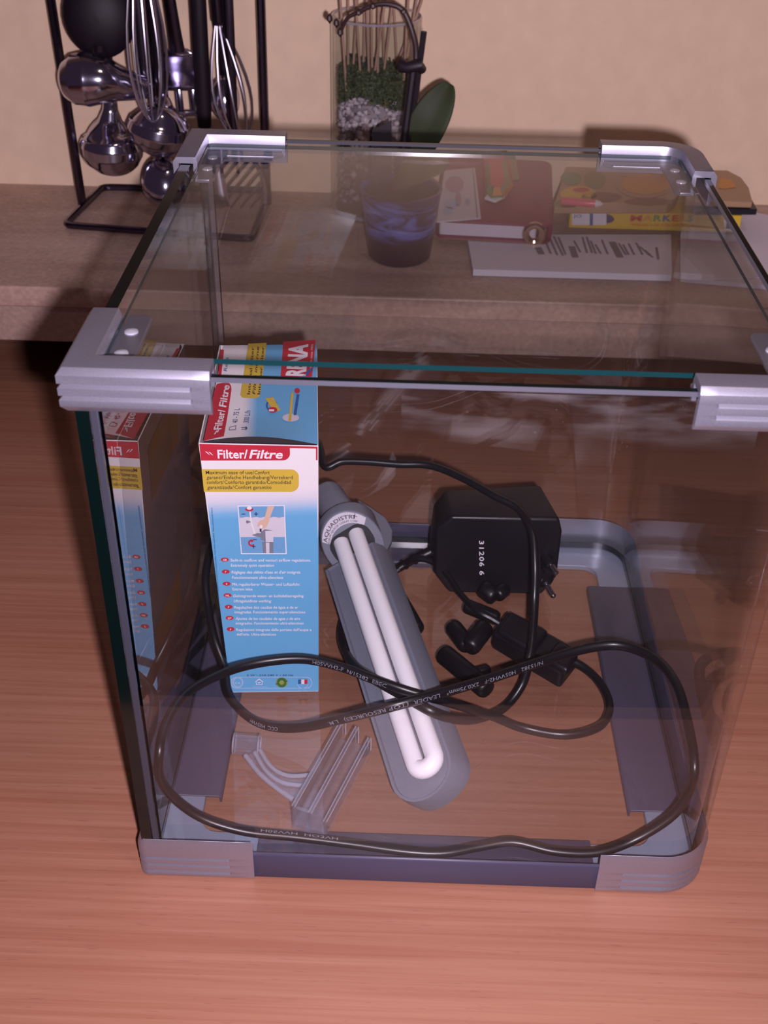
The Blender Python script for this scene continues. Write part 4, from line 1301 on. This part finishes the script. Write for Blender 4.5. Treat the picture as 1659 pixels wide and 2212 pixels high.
# round ladle in the middle
t, p = utensil('ladle', 'round steel ladle bowl in the middle of the rack', (345,280), 0.668)
pear(t, [(350,208,14,0.004),(350,226,24,0.002),(348,244,48,0),(346,264,66,0),(343,284,71,0),(340,304,62,0),(337,322,42,0),(335,334,12,0)], 0.668, 'chrome')
handle(t, aty(350,212,0.672), -0.098, 'chrome_dark', 0.005, 0.006)
# small spoon below
t, p = utensil('serving_spoon', 'steel serving spoon hanging lowest beside the tank bracket', (352,392), 0.672)
s_ = sc_at(p)
bowl(t, p, 46*s_, 58*s_, 0.014, VW(p)+V(-0.15,0,0.15), V(0,0,1), 'chrome')
handle(t, p+CY*(52*s_), -0.100, 'chrome_dark', 0.004, 0.005)
# slotted turner
t, p = utensil('slotted_turner', 'steel slotted turner with a wide curved blade behind the whisk', (385,185), 0.700)
def blade_pt(u, v): 
    k = (v-120)/130.0
    return aty(u, v, 0.700 + 0.010*math.sin(k*math.pi))
rowsv = [108, 122, 136, 152, 168, 184, 196]
def half(v): return 22+ (0 if v < 112 else min(38, (v-108)*1.5))
gv = []; gf = []
for v in rowsv:
    for i in range(9):
        gv.append(blade_pt(385+half(v)*(i/4-1), v))
for j in range(len(rowsv)-1):
    for i in range(8):
        k = j*9+i; gf.append((k, k+1, k+10, k+9))
MB().add(gv, gf).build('blade', 'chrome', t, smooth=True, solid=0.0014)
for i in range(5):
    u = 385+60*(i/2-1)
    pts = [blade_pt(u, v) + CX*((v-196)*0.00005) for v in (194, 210, 226, 242)]
    MB().tube(pts, 0.0036, 8, flat=0.3, up=CX).build('tine', 'chrome', t, smooth=True)
MB().tube([blade_pt(325,243), blade_pt(385,246), blade_pt(446,243)], 0.003, 8, flat=0.4).build('blade_tip', 'chrome', t, smooth=True)
handle(t, blade_pt(383,112), -0.092, 'chrome_dark', 0.0075, 0.0055, 0.35)
# dark bar handle in front
t, p = utensil('palette_knife', 'dark straight utensil handle hanging in front of the second whisk', (430,200), 0.655)
pp0 = aty(442,275,0.655); pp1 = aty(428,0,0.655)
top_ = extend(pp0, pp1, 0.43)
MB().tube([pp0, pp0.lerp(top_, 0.1), top_], [0.0060, 0.0072, 0.0064], 14, flat=0.7, up=CX).build('grip', 'nylon', t, smooth=True)
MB().tube([pp0+V(0,0,0.004), pp0+V(0.004,0.002,-0.03), pp0+V(0.008,0.004,-0.075)], [0.006, 0.009, 0.010], 12, flat=0.2, up=CX).build('blade', 'chrome', t, smooth=True)
# whisks
def whisk(label, top_px, bot_px, wpx, y, htop, dy=0.0):
    t, p = utensil('whisk', label, ((top_px[0]+bot_px[0])/2, (top_px[1]+bot_px[1])/2), y)
    a = aty(*top_px, y); b = aty(*bot_px, y+dy)
    ax = (b-a); L_ = ax.length; ax.normalize()
    s2 = sc_at(a)
    for k in range(5):
        th = math.pi*k/5 + 0.2
        sd = (CX*math.cos(th) + ax.cross(CX).normalized()*math.sin(th))
        w_ = wpx*s2
        pts = []
        for i in range(25):
            q = i/24
            f = math.sin(math.pi*q)
            side = -math.cos(math.pi*q)
            z_ = L_*(f**0.62)
            bulge = w_*side*(0.18+0.82*math.sin(min(1.0, z_/L_)*math.pi*0.62)**1.0) if True else 0
            pts.append(a + ax*z_ + sd*bulge*(1.0))
        MB().tube(pts, 0.00085, 6).build('wire', 'wire_steel', t, smooth=True)
    handle(t, a-ax*0.004, htop, 'chrome_dark', 0.0065, 0.0065, 1.0)
    return t
whisk('large wire whisk hanging at the front left of the rack', (297,-120), (332,262), 54, 0.648, -0.108)
whisk('smaller wire whisk hanging near the right post of the rack', (474,55), (520,300), 52, 0.690, -0.045)
# spoon behind second whisk
t, p = utensil('serving_spoon', 'steel spoon bowl hanging behind the smaller whisk', (485,212), 0.715)
s_ = sc_at(p)
bowl(t, p, 33*s_, 48*s_, 0.012, VW(p)+V(0,0,0.1), V(0,0,1), 'chrome')
handle(t, p+CY*(42*s_), -0.052, 'chrome_dark', 0.004, 0.005)
# skimmer with diagonal slots seen through the lid
t, p = utensil('slotted_skimmer', 'slotted steel skimmer hanging at the right, seen through the glass lid', (505,415), 0.690)
s_ = sc_at(p)
cpx = (506, 415)
ringp = [aty(cpx[0]+66*math.cos(a), cpx[1]+88*math.sin(a), 0.690) for a in [2*math.pi*i/36 for i in range(36)]]
MB().tube(ringp, 0.0022, 8, closed=True).build('rim', 'chrome', t, smooth=True)
for k in range(-4, 5):
    # bars run up to the right
    dx, dy_ = 0.62, -0.78; nx_, ny_ = 0.78, 0.62
    off = k*17
    ox, oy = nx_*off, ny_*off
    A_ = (dx/66)**2+(dy_/88)**2; B_ = 2*(ox*dx/66**2+oy*dy_/88**2); C_ = (ox/66)**2+(oy/88)**2-1
    disc_ = B_*B_-4*A_*C_
    if disc_ <= 0: continue
    t0 = (-B_-math.sqrt(disc_))/(2*A_); t1 = (-B_+math.sqrt(disc_))/(2*A_)
    q0 = aty(cpx[0]+ox+dx*t0, cpx[1]+oy+dy_*t0, 0.690); q1 = aty(cpx[0]+ox+dx*t1, cpx[1]+oy+dy_*t1, 0.690); qm = (q0+q1)/2+V(0,0.006,0)
    MB().tube(spline([q0, qm, q1], 5), 0.0034, 8, flat=0.35, up=V(0,-1,0)).build('slat', 'chrome', t, smooth=True)
handle(t, aty(505,330,0.690), -0.030, 'chrome_dark', 0.0045, 0.0055)

# ------------------------------------------------------------------ glass vase with granules and skewers
vc = V(0.0975, 0.699, ZC)
VR = 0.0405; VH = 0.176
vase = MB().lathe([(VR-0.002, 0.0), (VR, 0.002), (VR, VH), (VR-0.0012, VH+0.0010), (VR-0.0024, VH), (VR-0.0024, 0.010), (0.0001, 0.009)], Matrix.Translation(vc), 48)
vo_ = vase.build('glass_vase', 'clear_glass', smooth=True, ang=40)
tag(vo_, 'tall clear glass cylinder vase filled with green granules on the counter', 'vase')
MB().tube([vc + V((VR-0.0012)*math.cos(a), (VR-0.0012)*math.sin(a), VH+0.0008) for a in [2*math.pi*i/48 for i in range(48)]], 0.0011, 8, closed=True).build('rim', 'edge_highlight', vo_, smooth=True)  # pale ring paints the light line along the glass rim
MB().tube([vc + V((VR-0.002)*math.cos(a), (VR-0.002)*math.sin(a), 0.004) for a in [2*math.pi*i/48 for i in range(48)]], 0.0018, 8, closed=True).build('foot_ring', 'edge_highlight', vo_, smooth=True)
def zv(v, yoff): return aty(815, v, vc.y-yoff).z
zg1 = zv(150, 0.0); zg0 = zv(232, VR); zw0 = zv(292, VR); zm0 = ZC+0.045
def scatter(name, mat, z0, z1, n_, r_, label, cat, core):
    mb = MB()
    R_ = VR-0.0030
    if core:
        wav = 20
        mb.lathe([(0.0001, z0-vc.z), (R_-r_*2.4, z0-vc.z), (R_-r_*2.4, z1-vc.z-0.003), (0.0001, z1-vc.z)], Matrix.Translation(vc), 24)
    for i in range(n_):
        th = random.random()*2*math.pi
        on_top = random.random() < 0.22
        rad = (R_-r_)*math.sqrt(random.random()) if on_top else R_-r_*random.uniform(0.9, 1.5)
        z = z1+random.uniform(-0.001, 0.002) if on_top else z0+(z1-z0)*random.random() + 0.006*math.sin(3*th+1)
        z = max(z, ZC+0.0095+r_)
        k = r_*random.uniform(0.6, 1.15)
        c = vc + V(rad*math.cos(th), rad*math.sin(th), z-vc.z)
        E_ = Euler((random.random()*3, random.random()*3, random.random()*3)).to_matrix()
        oc = [V(1,0,0),V(-1,0,0),V(0,1,0),V(0,-1,0),V(0,0,1),V(0,0,-1)]
        mb.add([c + E_ @ (q*k*random.uniform(0.7, 1.1)) for q in oc], [(0,2,4),(2,1,4),(1,3,4),(3,0,4),(2,0,5),(1,2,5),(3,1,5),(0,3,5)])
    o2 = mb.build(name, mat, smooth=r_ > 0.002, ang=80)
    return tag(o2, label, cat, None, 'stuff')
scatter('green_granules', 'granule_green', zg0, zg1, 4200, 0.0017, 'green granules filling the upper half of the glass vase', 'granules', True)
scatter('white_pebbles', 'pebble_white', zw0, zg0, 420, 0.0042, 'white pebbles in a band under the green granules', 'pebbles', True)
scatter('mixed_pebbles', 'pebble_mixed', ZC+0.012, zw0, 520, 0.0040, 'mixed brown pebbles at the bottom of the glass vase', 'pebbles', True)
sticks = [((735,0),(748,190)),((752,5),(752,160)),((768,0),(780,186)),((788,0),(785,150)),((802,0),(804,172)),((818,0),(816,168)),((826,0),(830,150)),((846,20),(828,168)),((832,0),(812,140)),
          ((888,60),(846,168)),((900,0),(870,182)),((882,0),(873,160)),((772,0),(762,165)),((792,0),(797,160)),((850,0),(858,150)),((908,10),(862,150))]
proto = None
for k, (a, b) in enumerate(sticks):
    dy = -0.030+0.055*((k*7) % 11)/10.0
    pb = aty(*b, vc.y+dy*0.8)
    pb = V(pb.x, pb.y, max(pb.z, zg1-0.018))
    pa = aty(*a, vc.y+dy)
    pa = pb + (pa-pb)*1.42
    pb = pb - (pa-pb)*0.06
    h = MB().tube([pb, pb.lerp(pa, 0.5), pa], 0.0011, 8)
    so = h.build('skewer', 'stick_wood', smooth=True)
    tag(so, 'thin wooden skewer standing in the green granules of the vase', 'skewer', 'wooden skewers in the vase')

# ------------------------------------------------------------------ potted orchid
pc = V(0.1240, 0.585, ZC)
def pot_material():
    m = bpy.data.materials.new('pot_print'); m.use_nodes = True
    nt = m.node_tree; L = nt.links; b = nt.nodes['Principled BSDF']
    tc = nt.nodes.new('ShaderNodeTexCoord')
    mp = nt.nodes.new('ShaderNodeMapping'); mp.inputs['Scale'].default_value = (20, 20, 75); mp.inputs['Rotation'].default_value = (0, 0.35, 0)
    L.new(tc.outputs['Object'], mp.inputs['Vector'])
    n = nt.nodes.new('ShaderNodeTexNoise'); n.inputs['Scale'].default_value = 1.0; n.inputs['Detail'].default_value = 3; n.inputs['Distortion'].default_value = 1.2
    L.new(mp.outputs['Vector'], n.inputs['Vector'])
    rp = nt.nodes.new('ShaderNodeValToRGB'); e = rp.color_ramp.elements
    e[0].position = 0.36; e[0].color = (0.035, 0.012, 0.035, 1); e[1].position = 0.66; e[1].color = (0.22, 0.25, 0.62, 1)
    k = e.new(0.46); k.color = (0.05, 0.035, 0.12, 1); k = e.new(0.54); k.color = (0.10, 0.12, 0.40, 1)
    L.new(n.outputs['Fac'], rp.inputs['Fac'])
    sx = nt.nodes.new('ShaderNodeSeparateXYZ'); L.new(tc.outputs['Object'], sx.inputs[0])
    mr = nt.nodes.new('ShaderNodeMapRange'); mr.inputs['From Min'].default_value = 0.021; mr.inputs['From Max'].default_value = 0.029
    ad_ = nt.nodes.new('ShaderNodeMath'); ad_.operation = 'MULTIPLY_ADD'; ad_.inputs[1].default_value = 0.02
    L.new(n.outputs['Fac'], ad_.inputs[0]); L.new(sx.outputs['Z'], ad_.inputs[2])
    sb = nt.nodes.new('ShaderNodeMath'); sb.operation = 'SUBTRACT'; sb.inputs[1].default_value = 0.010
    L.new(ad_.outputs[0], sb.inputs[0]); L.new(sb.outputs[0], mr.inputs['Value'])
    mx = nt.nodes.new('ShaderNodeMix'); mx.data_type = 'RGBA'
    mx.inputs['A'].default_value = (0.030, 0.008, 0.028, 1)
    L.new(mr.outputs['Result'], mx.inputs['Factor']); L.new(rp.outputs['Color'], mx.inputs['B'])
    L.new(mx.outputs['Result'], b.inputs['Base Color'])
    b.inputs['Roughness'].default_value = 0.3
    MATS['pot_print'] = m
pot_material()
prb, prt, ph = 0.0275, 0.0345, 0.0630
prof = [(prb-0.003, 0.0), (prb, 0.003), (prb+(prt-prb)*0.5, ph*0.5), (prt, ph-0.004), (prt+0.001, ph), (prt-0.0015, ph), (prt-0.003, ph-0.006), (prb+0.004, 0.052), (0.0001, 0.052)]
po = MB().lathe(prof, Matrix.Translation(pc), 40).build('plant_pot', 'pot_print', smooth=True, ang=45)
tag(po, 'blue and purple patterned plant pot standing at the counter edge', 'pot')
MB().lathe([(0.0001, 0.0525), (prt-0.0055, 0.0525), (prt-0.005, 0.058), (0.0001, 0.062)], Matrix.Translation(pc), 24).build('soil', 'soil', po, origin=pc, smooth=True)
orch = thing('orchid', 'orchid with a drooping bare stem and broad green leaf growing from the pot', 'plant', (pc.x, pc.y, ZC+0.06))
def leaf(name, mid, wd, mat, side):
    mid = spline(mid, 6); n_ = len(mid); gv = []; gf = []
    for i, p in enumerate(mid):
        t = i/(n_-1)
        w_ = wd*max(0.06, math.sin(math.pi*(0.10+0.86*t))**0.75)
        for j in (-1, -0.5, 0, 0.5, 1):
            gv.append(p + side*(w_*j) + (CAM-p).normalized()*(0.0035*abs(j)))
    for i in range(n_-1):
        for j in range(4):
            k = i*5+j; gf.append((k, k+1, k+6, k+5))
    return MB().add(gv, gf).build(name, mat, orch, smooth=True, solid=0.0016, subsurf=1)
leaf('leaf', [aty(868,392,0.590), aty(893,330,0.583), aty(925,265,0.580), aty(952,215,0.585), aty(972,180,0.592)], 0.0165, 'leaf_green', (CX*0.86+CY*-0.5))
leaf('leaf', [aty(850,398,0.585), aty(880,372,0.570), aty(920,360,0.560), aty(972,352,0.560)], 0.0135, 'leaf_olive', CY)
stem = [aty(872,392,0.588), aty(880,300,0.588), aty(893,200,0.590), aty(899,120,0.592), aty(893,75,0.592), aty(872,24,0.594), aty(840,9,0.596), aty(806,12,0.598), aty(775,26,0.600), aty(750,40,0.602), aty(735,72,0.604)]
st_ = spline(stem, 6); n_ = len(st_)
MB().tube(st_, [0.0030-0.0016*i/n_ for i in range(n_)], 10).build('flower_stem', 'stem_brown', orch, smooth=True)
for (u, v) in ((727,50),(735,70),(712,40)):
    c_ = aty(u, v, 0.603)
    MB().lathe([(0.0001,-0.004),(0.0026,-0.001),(0.0022,0.002),(0.0001,0.004)], Matrix.Translation(c_), 10).build('bud', 'stem_brown', orch, smooth=True)
for k in (2, 5, 7, 8):
    c_ = stem[k]
    MB().lathe([(0.0001,-0.003),(0.0032,-0.001),(0.0030,0.001),(0.0001,0.003)], Matrix.Translation(c_), 10).build('node', 'stem_brown', orch, smooth=True)
sk = thing('plant_stake', 'dark plastic stake with a clip holding up the orchid stem', 'stake', tuple(aty(880,392,0.585)))
s0 = aty(874,392,0.583); s1 = aty(916,68,0.583)
MB().tube([s0, s0.lerp(s1,0.5), s1], 0.0024, 8).build('rod', 'stake_black', sk, smooth=True)
s0b = aty(862,392,0.582); s1b = aty(893,150,0.582)
MB().tube([s0b, s1b], 0.0036, 10).build('sleeve', 'stake_black', sk, smooth=True)
cpos = aty(893,148,0.582)
MB().tube([aty(868,142,0.582), aty(880,146,0.578), aty(905,140,0.578), aty(911,150,0.584)], [0.0055,0.0045,0.005,0.004], 12).build('clip', 'stake_black', sk, smooth=True)
tg = [aty(u, v, 0.566) for u, v in ((804,282),(846,260),(846,395),(804,398))]
mb = MB().add(tg+[p+V(0,0.0012,0) for p in tg], [(0,1,2,3),(7,6,5,4),(0,4,5,1),(1,5,6,2),(2,6,7,3),(3,7,4,0)])
tag(mb.build('plant_tag', 'stake_black'), 'dark plastic plant tag stuck in the front of the orchid pot', 'tag')

# ------------------------------------------------------------------ stationery on the right of the counter
def slab(name, px, z0, z1, mat, label, cat, bev=0.0006, parent=None, group=None):
    top = [atz(u, v, z1) for u, v in px]
    top = [V(p.x, min(p.y, YW-0.002), p.z) for p in top]
    n_ = len(top)
    mb = MB().prism([(p.x, p.y) for p in top], z0, z1)
    o2 = mb.build(name, mat, parent, bevel=bev)
    if label: tag(o2, label, cat, group)
    return o2
pad = slab('paper_stack', [(1022,582),(1452,594),(1450,506),(1008,506)], ZC+0.0002, ZC+0.0062, 'paper', 'stack of white printed sheets lying below the burgundy organiser', 'papers', 0.0005)
mb = MB()
def zb(u, v, z=ZC+0.0066): return atz(u, v, z)
def bars_px(u0, v0, u1, v1, w_):
    a = zb(u0, v0); b = zb(u1, v1); s2 = (b-a).cross(V(0,0,1)).normalized()*w_
    mb.add([a-s2, a+s2, b+s2, b-s2], [(0,1,2,3)])
for (u0, v0, u1, v1, w_) in ((1162,534,1170,549,.0030),(1178,520,1190,548,.0010),(1186,510,1204,551,.0010),(1196,510,1216,552,.0010),(1206,512,1222,550,.0010),
                             (1235,532,1243,556,.0030),(1240,520,1254,545,.0010),(1258,512,1268,546,.0010),(1267,511,1279,546,.0010),(1276,520,1287,548,.0010),(1286,528,1298,548,.0010),(1300,518,1313,549,.0010),
                             (1322,522,1340,556,.0032),(1336,525,1352,550,.0010),(1346,528,1358,550,.0010),(1358,526,1370,550,.0010),(1374,524,1388,550,.0010),(1382,532,1404,552,.0010),(1394,540,1410,556,.0010),(1418,534,1422,560,.0012)):
    bars_px(u0, v0, u1, v1, w_)
mb.build('printed_columns', 'print_grey', pad, recalc=False)
p2 = slab('paper_stack', [(1470,600),(1690,620),(1690,470),(1600,452),(1470,460)], ZC+0.0002, ZC+0.0042, 'paper', 'loose white sheets at the far right end of the counter', 'papers', 0.0004)
slab('upper_sheet', [(1480,566),(1690,560),(1690,598),(1484,604)], ZC+0.0044, ZC+0.0052, 'paper', None, None, 0, p2)

# burgundy organiser, slightly raised at the back
org = thing('ring_organiser', 'burgundy ring organiser lying on the papers, rings facing the front', 'organiser', (0.215, 0.66, ZC+0.0064))
zf0 = ZC+0.0068
cf = [atz(945,512,zf0), atz(1176,524,zf0)]
dirx = (cf[1]-cf[0]); dirx.z = 0; wid = dirx.length; dirx.normalize(); diry = V(-dirx.y, dirx.x, 0)
dep = min(0.118, (YW-0.004-cf[1].y)/diry.y)
tilt = Matrix.Rotation(math.radians(9.0), 3, dirx)
OF = frame(cf[0], dirx, tilt @ diry, tilt @ V(0,0,1))
def cover(z0, z1, over):
    return MB().prism(roundrect(-0.002-over, -0.004, wid+0.006, dep, 0.010, 5), z0, z1, OF)
cover(0.0, 0.0024, 0.0).build('back_cover', 'burgundy', org, bevel=0.0008)
cover(0.0170, 0.0194, 0.0).build('front_cover', 'burgundy', org, bevel=0.0008)
MB().prism(roundrect(0.001, 0.000, wid-0.008, dep-0.004, 0.003, 3), 0.0026, 0.0165, OF).build('page_block', 'paper', org, bevel=0.0004)
MB().prism(roundrect(wid+0.0015, 0.004, wid+0.0062, dep-0.004, 0.002, 3), 0.0026, 0.0168, OF).build('spine', 'burgundy', org, bevel=0.0006)
rc = OF @ V(wid-0.010, -0.002, 0.0098)
MB().tube([rc + (OF.to_3x3() @ V(0.0085*math.cos(a)*0.9, 0.0, 0.0085*math.sin(a))) for a in [2*math.pi*i/24 for i in range(24)]], 0.0034, 10, closed=True).build('ring', 'gold', org, smooth=True)
mb = MB()
for k in range(30):
    x = 0.003+k*(wid-0.004)/30
    mb.add([OF @ V(x, -0.0042, 0.0006), OF @ V(x+0.0017, -0.0042, 0.0006), OF @ V(x+0.0017, -0.0042, 0.0013), OF @ V(x, -0.0042, 0.0013)], [(0,1,2,3)])
mb.build('stitching', 'stitch', org, recalc=False)
def on_cover(u, v, h=0.0200): 
    n3 = OF.to_3x3() @ V(0,0,1)
    return atp(u, v, OF @ V(0,0,h), n3)
def sheet(name, px, h, th, mat, label, cat, fillin=None):
    n3 = OF.to_3x3() @ V(0,0,1)
    top = [on_cover(u, v, h+th) for u, v in px]
    bot = [p - n3*th for p in top]
    n_ = len(top)
    o2 = MB().add(top+bot, [list(range(n_)), [n_+i for i in reversed(range(n_))]]+[(i, (i+1) % n_, n_+(i+1) % n_, n_+i) for i in range(n_)]).build(name, mat)
    if label: tag(o2, label, cat)
    return o2
cd = sheet('greeting_card', [(943,478),(1039,470),(1026,362),(960,368)], 0.0197, 0.0016, 'paper_shade', 'pale card in a clear sleeve lying on the left of the organiser', 'card')
mb = MB()
def cp(u, v, k=1): return on_cover(u, v, 0.0215+0.0002*k)
for cx, cy, rx, ry, mi in ((982,398,20,18,0),(975,440,16,12,1),(990,430,7,16,0),(1010,436,6,8,2),(968,455,12,9,1)):
    pts = disc(18, rx, ry)
    mb.add([cp(cx+a, cy+b) for a, b in pts], [list(range(len(pts)))], mi)
mb.add([cp(1031-1.2,470),cp(1033,470),cp(1022,364),cp(1020.5,364)], [(0,1,2,3)], 3)
mb.build('card_drawing', [pmat('card_pink', (0.46,0.30,0.36), 0.6), pmat('card_blue', (0.42,0.46,0.60), 0.6), pmat('card_lilac', (0.40,0.34,0.44), 0.6), 'print_grey'], cd, recalc=False)
# sweet packet with red and green print
n3 = OF.to_3x3() @ V(0,0,1)
pk = thing('sweet_packet', 'crinkled packet with red, yellow and green print on the organiser', 'packet', tuple(on_cover(1075,390)))
pts = [(1040,330),(1095,325),(1112,400),(1088,432),(1060,434),(1044,420)]
gv = []; gf = []
cx_, cy_ = 1074, 380
ringn = [(1, 0.0), (0.8, 0.006), (0.45, 0.009)]
for sc_, hh in ringn:
    for u, v in pts: gv.append(on_cover(cx_+(u-cx_)*sc_, cy_+(v-cy_)*sc_, 0.0200+hh+random.uniform(0,0.0015)*(hh > 0)))
k_ = len(pts)
for r_ in range(2):
    for i in range(k_):
        gf.append((r_*k_+i, r_*k_+(i+1) % k_, (r_+1)*k_+(i+1) % k_, (r_+1)*k_+i))
gf.append([2*k_+i for i in range(k_)])
mb = MB().add(gv, gf)
mb.m = [0,1,2,3,0,1, 1,0,0,2,3,0, 1][:len(gf)]
mb.build('wrapper', ['olive_print','red_print','orange_print','green_print'], pk, recalc=False)
wp = [on_cover(u, v, 0.0235) for u, v in ((1046,426),(1062,408),(1088,402),(1090,424),(1070,434))]
MB().add(wp+[p-n3*0.0025 for p in wp], [list(range(5)), [5+i for i in reversed(range(5))]]+[(i,(i+1)%5,5+(i+1)%5,5+i) for i in range(5)]).build('white_corner', 'ink_white', pk, bevel=0.0006)
sheet('strip_of_paper', [(1094,330),(1112,330),(1122,386),(1104,388)], 0.0200, 0.0010, 'olive_print', 'narrow olive paper strip beside the sweet packet', 'paper')

# marker carton
mz0, mz1 = ZC+0.0065, ZC+0.0255
mk0 = atz(1228,492,mz0); mk1 = atz(1596,503,mz0)
mdx = (mk1-mk0); mdx.z = 0; ml = mdx.length; mdx.normalize(); mdy = V(-mdx.y, mdx.x, 0)
MF = frame(mk0, mdx, mdy, V(0,0,1))
mdep = 0.050
mkr = MB().box((0,0,0),(ml,mdep,0.0165),MF).build('marker_carton', 'marker_yellow', bevel=0.0006)
tag(mkr, 'long yellow marker carton with a pictured white marker and MARKERS lettering', 'carton')
mn = -mdy
def onm(u, v, k=1): return atp(u, v, mk0+mn*(0.0003*k), mn)
MK = ['ink_white','ink_navy','red_print','orange_print','green_print','ink_blue','black_card','marker_yellow']
MI = {n_: i for i, n_ in enumerate(MK)}
MATS['mk_white'] = pmat('mk_white', (0.75,0.70,0.76), 0.5); MK[0] = 'mk_white'
mb = MB()
def mp_(pts, c, k=1): mb.add([onm(u, v, k) for u, v in pts], [list(range(len(pts)))], c)
mp_([(1236,458),(1310,460),(1310,486),(1236,486)], 0)
mp_([(1310,462),(1322,466),(1328,474),(1322,480),(1310,483)], 1)
mp_([(1274,456),(1281,456),(1281,487),(1274,487)], 5, 2)
write(mb, 'JO', onm(1238,470,2), onm(1256,470,2), V(0,0,1), 0.0030, 0.01, 0, 5)
xs = [1362, 1382, 1401, 1420, 1437, 1452, 1466, 1480]
for ch, xa, xb, c in (('M',1361,1386,2),('A',1387,1409,3),('R',1411,1429,4),('K',1431,1449,5),('E',1451,1465,2),('R',1467,1482,3),('S',1484,1497,4)):
    write(mb, ch, onm(xa,477.5,2), onm(xb,477.8,2), V(0,0,1), 0.0056, 0.03, 0.0, c)
write(mb, 'TODOS LOS COLORES', onm(1362,488,2), onm(1476,489,2), V(0,0,1), 0.0022, 0.01, 0, 2)
mp_([(1563,474),(1588,478),(1592,500),(1566,498)], 0)
mp_([(1570,478),(1584,482),(1580,492),(1586,496),(1568,494)], 6, 2)
mb.build('carton_print', MK, mkr, recalc=False)

# rounded clear-topped box of pictures behind the carton
tz0 = ZC+0.0235
tray = thing('picture_puzzle_box', 'rounded flat box with orange and brown pictures lying on the marker carton', 'box', (0.37, 0.70, tz0))
tf = [atz(1205,452,tz0), atz(1462,460,tz0)]
tp_ = [(1196,452),(1440,452),(1460,438),(1470,412),(1462,386),(1440,370),(1400,362),(1215,352)]
def inside(pts, z): return [(min(p.x, 0.60), min(p.y, YW-0.003)) for p in (atz(u, v, z) for u, v in pts)]
MB().prism(inside(tp_, tz0+0.004), tz0-0.0005, tz0+0.010).build('tray', 'tan_print', tray, bevel=0.001)
def ont(u, v, k=1):
    p = atz(u, v, tz0+0.0102+0.0003*k); return V(p.x, min(p.y, YW-0.004), p.z)
mb = MB()
for cx, cy, rx, ry, c, k in ((1392,398,62,30,3,1),(1395,396,54,24,0,2),(1250,420,40,18,1,1),(1235,385,22,14,2,1),(1285,388,24,20,4,1),(1300,425,44,10,5,1),(1255,410,18,5,6,2),(1400,436,52,9,5,2),(1225,440,30,9,4,1)):
    pts = disc(22, rx, ry)
    mb.add([ont(cx+a, cy+b, k) for a, b in pts], [list(range(len(pts)))], c)
mb.build('picture_print', ['orange_print','marker_yellow','green_print','tan_print','olive_print','brown_print','red_print'], tray, recalc=False)
pen0 = atz(1212,434,tz0+0.0145); pen1 = atz(1302,441,tz0+0.0145)
pen = thing('pen', 'pink pen lying along the front of the picture box', 'pen', tuple(pen0.lerp(pen1, 0.5)))
dpn = pen1-pen0
MB().tube([pen0, pen0+dpn*0.06, pen0+dpn*0.82], [0.0022, 0.0036, 0.0036], 12).build('barrel', 'pink_plastic', pen, smooth=True)
MB().tube([pen0+dpn*0.82, pen0+dpn*0.92, pen1], [0.0034, 0.0028, 0.0008], 12).build('tip', 'ink_white', pen, smooth=True)
# right end: tan pack and black card
pk2 = slab('tan_pack', [(1480,432),(1626,436),(1618,405),(1602,384),(1572,368),(1480,366)], ZC+0.0300, ZC+0.0360, 'tan_print', 'tan pack with an orange patch beyond the right rim of the tank', 'pack', 0.001)
mb = MB(); 
def onp(u, v):
    p = atz(u, v, ZC+0.0364); return V(p.x, min(p.y, YW-0.003), p.z)
pts = [(1556,384),(1580,388),(1590,404),(1566,408),(1552,406)]
mb.add([onp(u, v) for u, v in pts], [list(range(5))], 0)
mb.build('orange_patch', 'orange_print', pk2, recalc=False)
slab('black_card', [(1500,452),(1636,452),(1624,430),(1500,424)], ZC+0.0240, ZC+0.0295, 'black_card', 'black booklet sticking out under the tan pack', 'booklet', 0.0005)
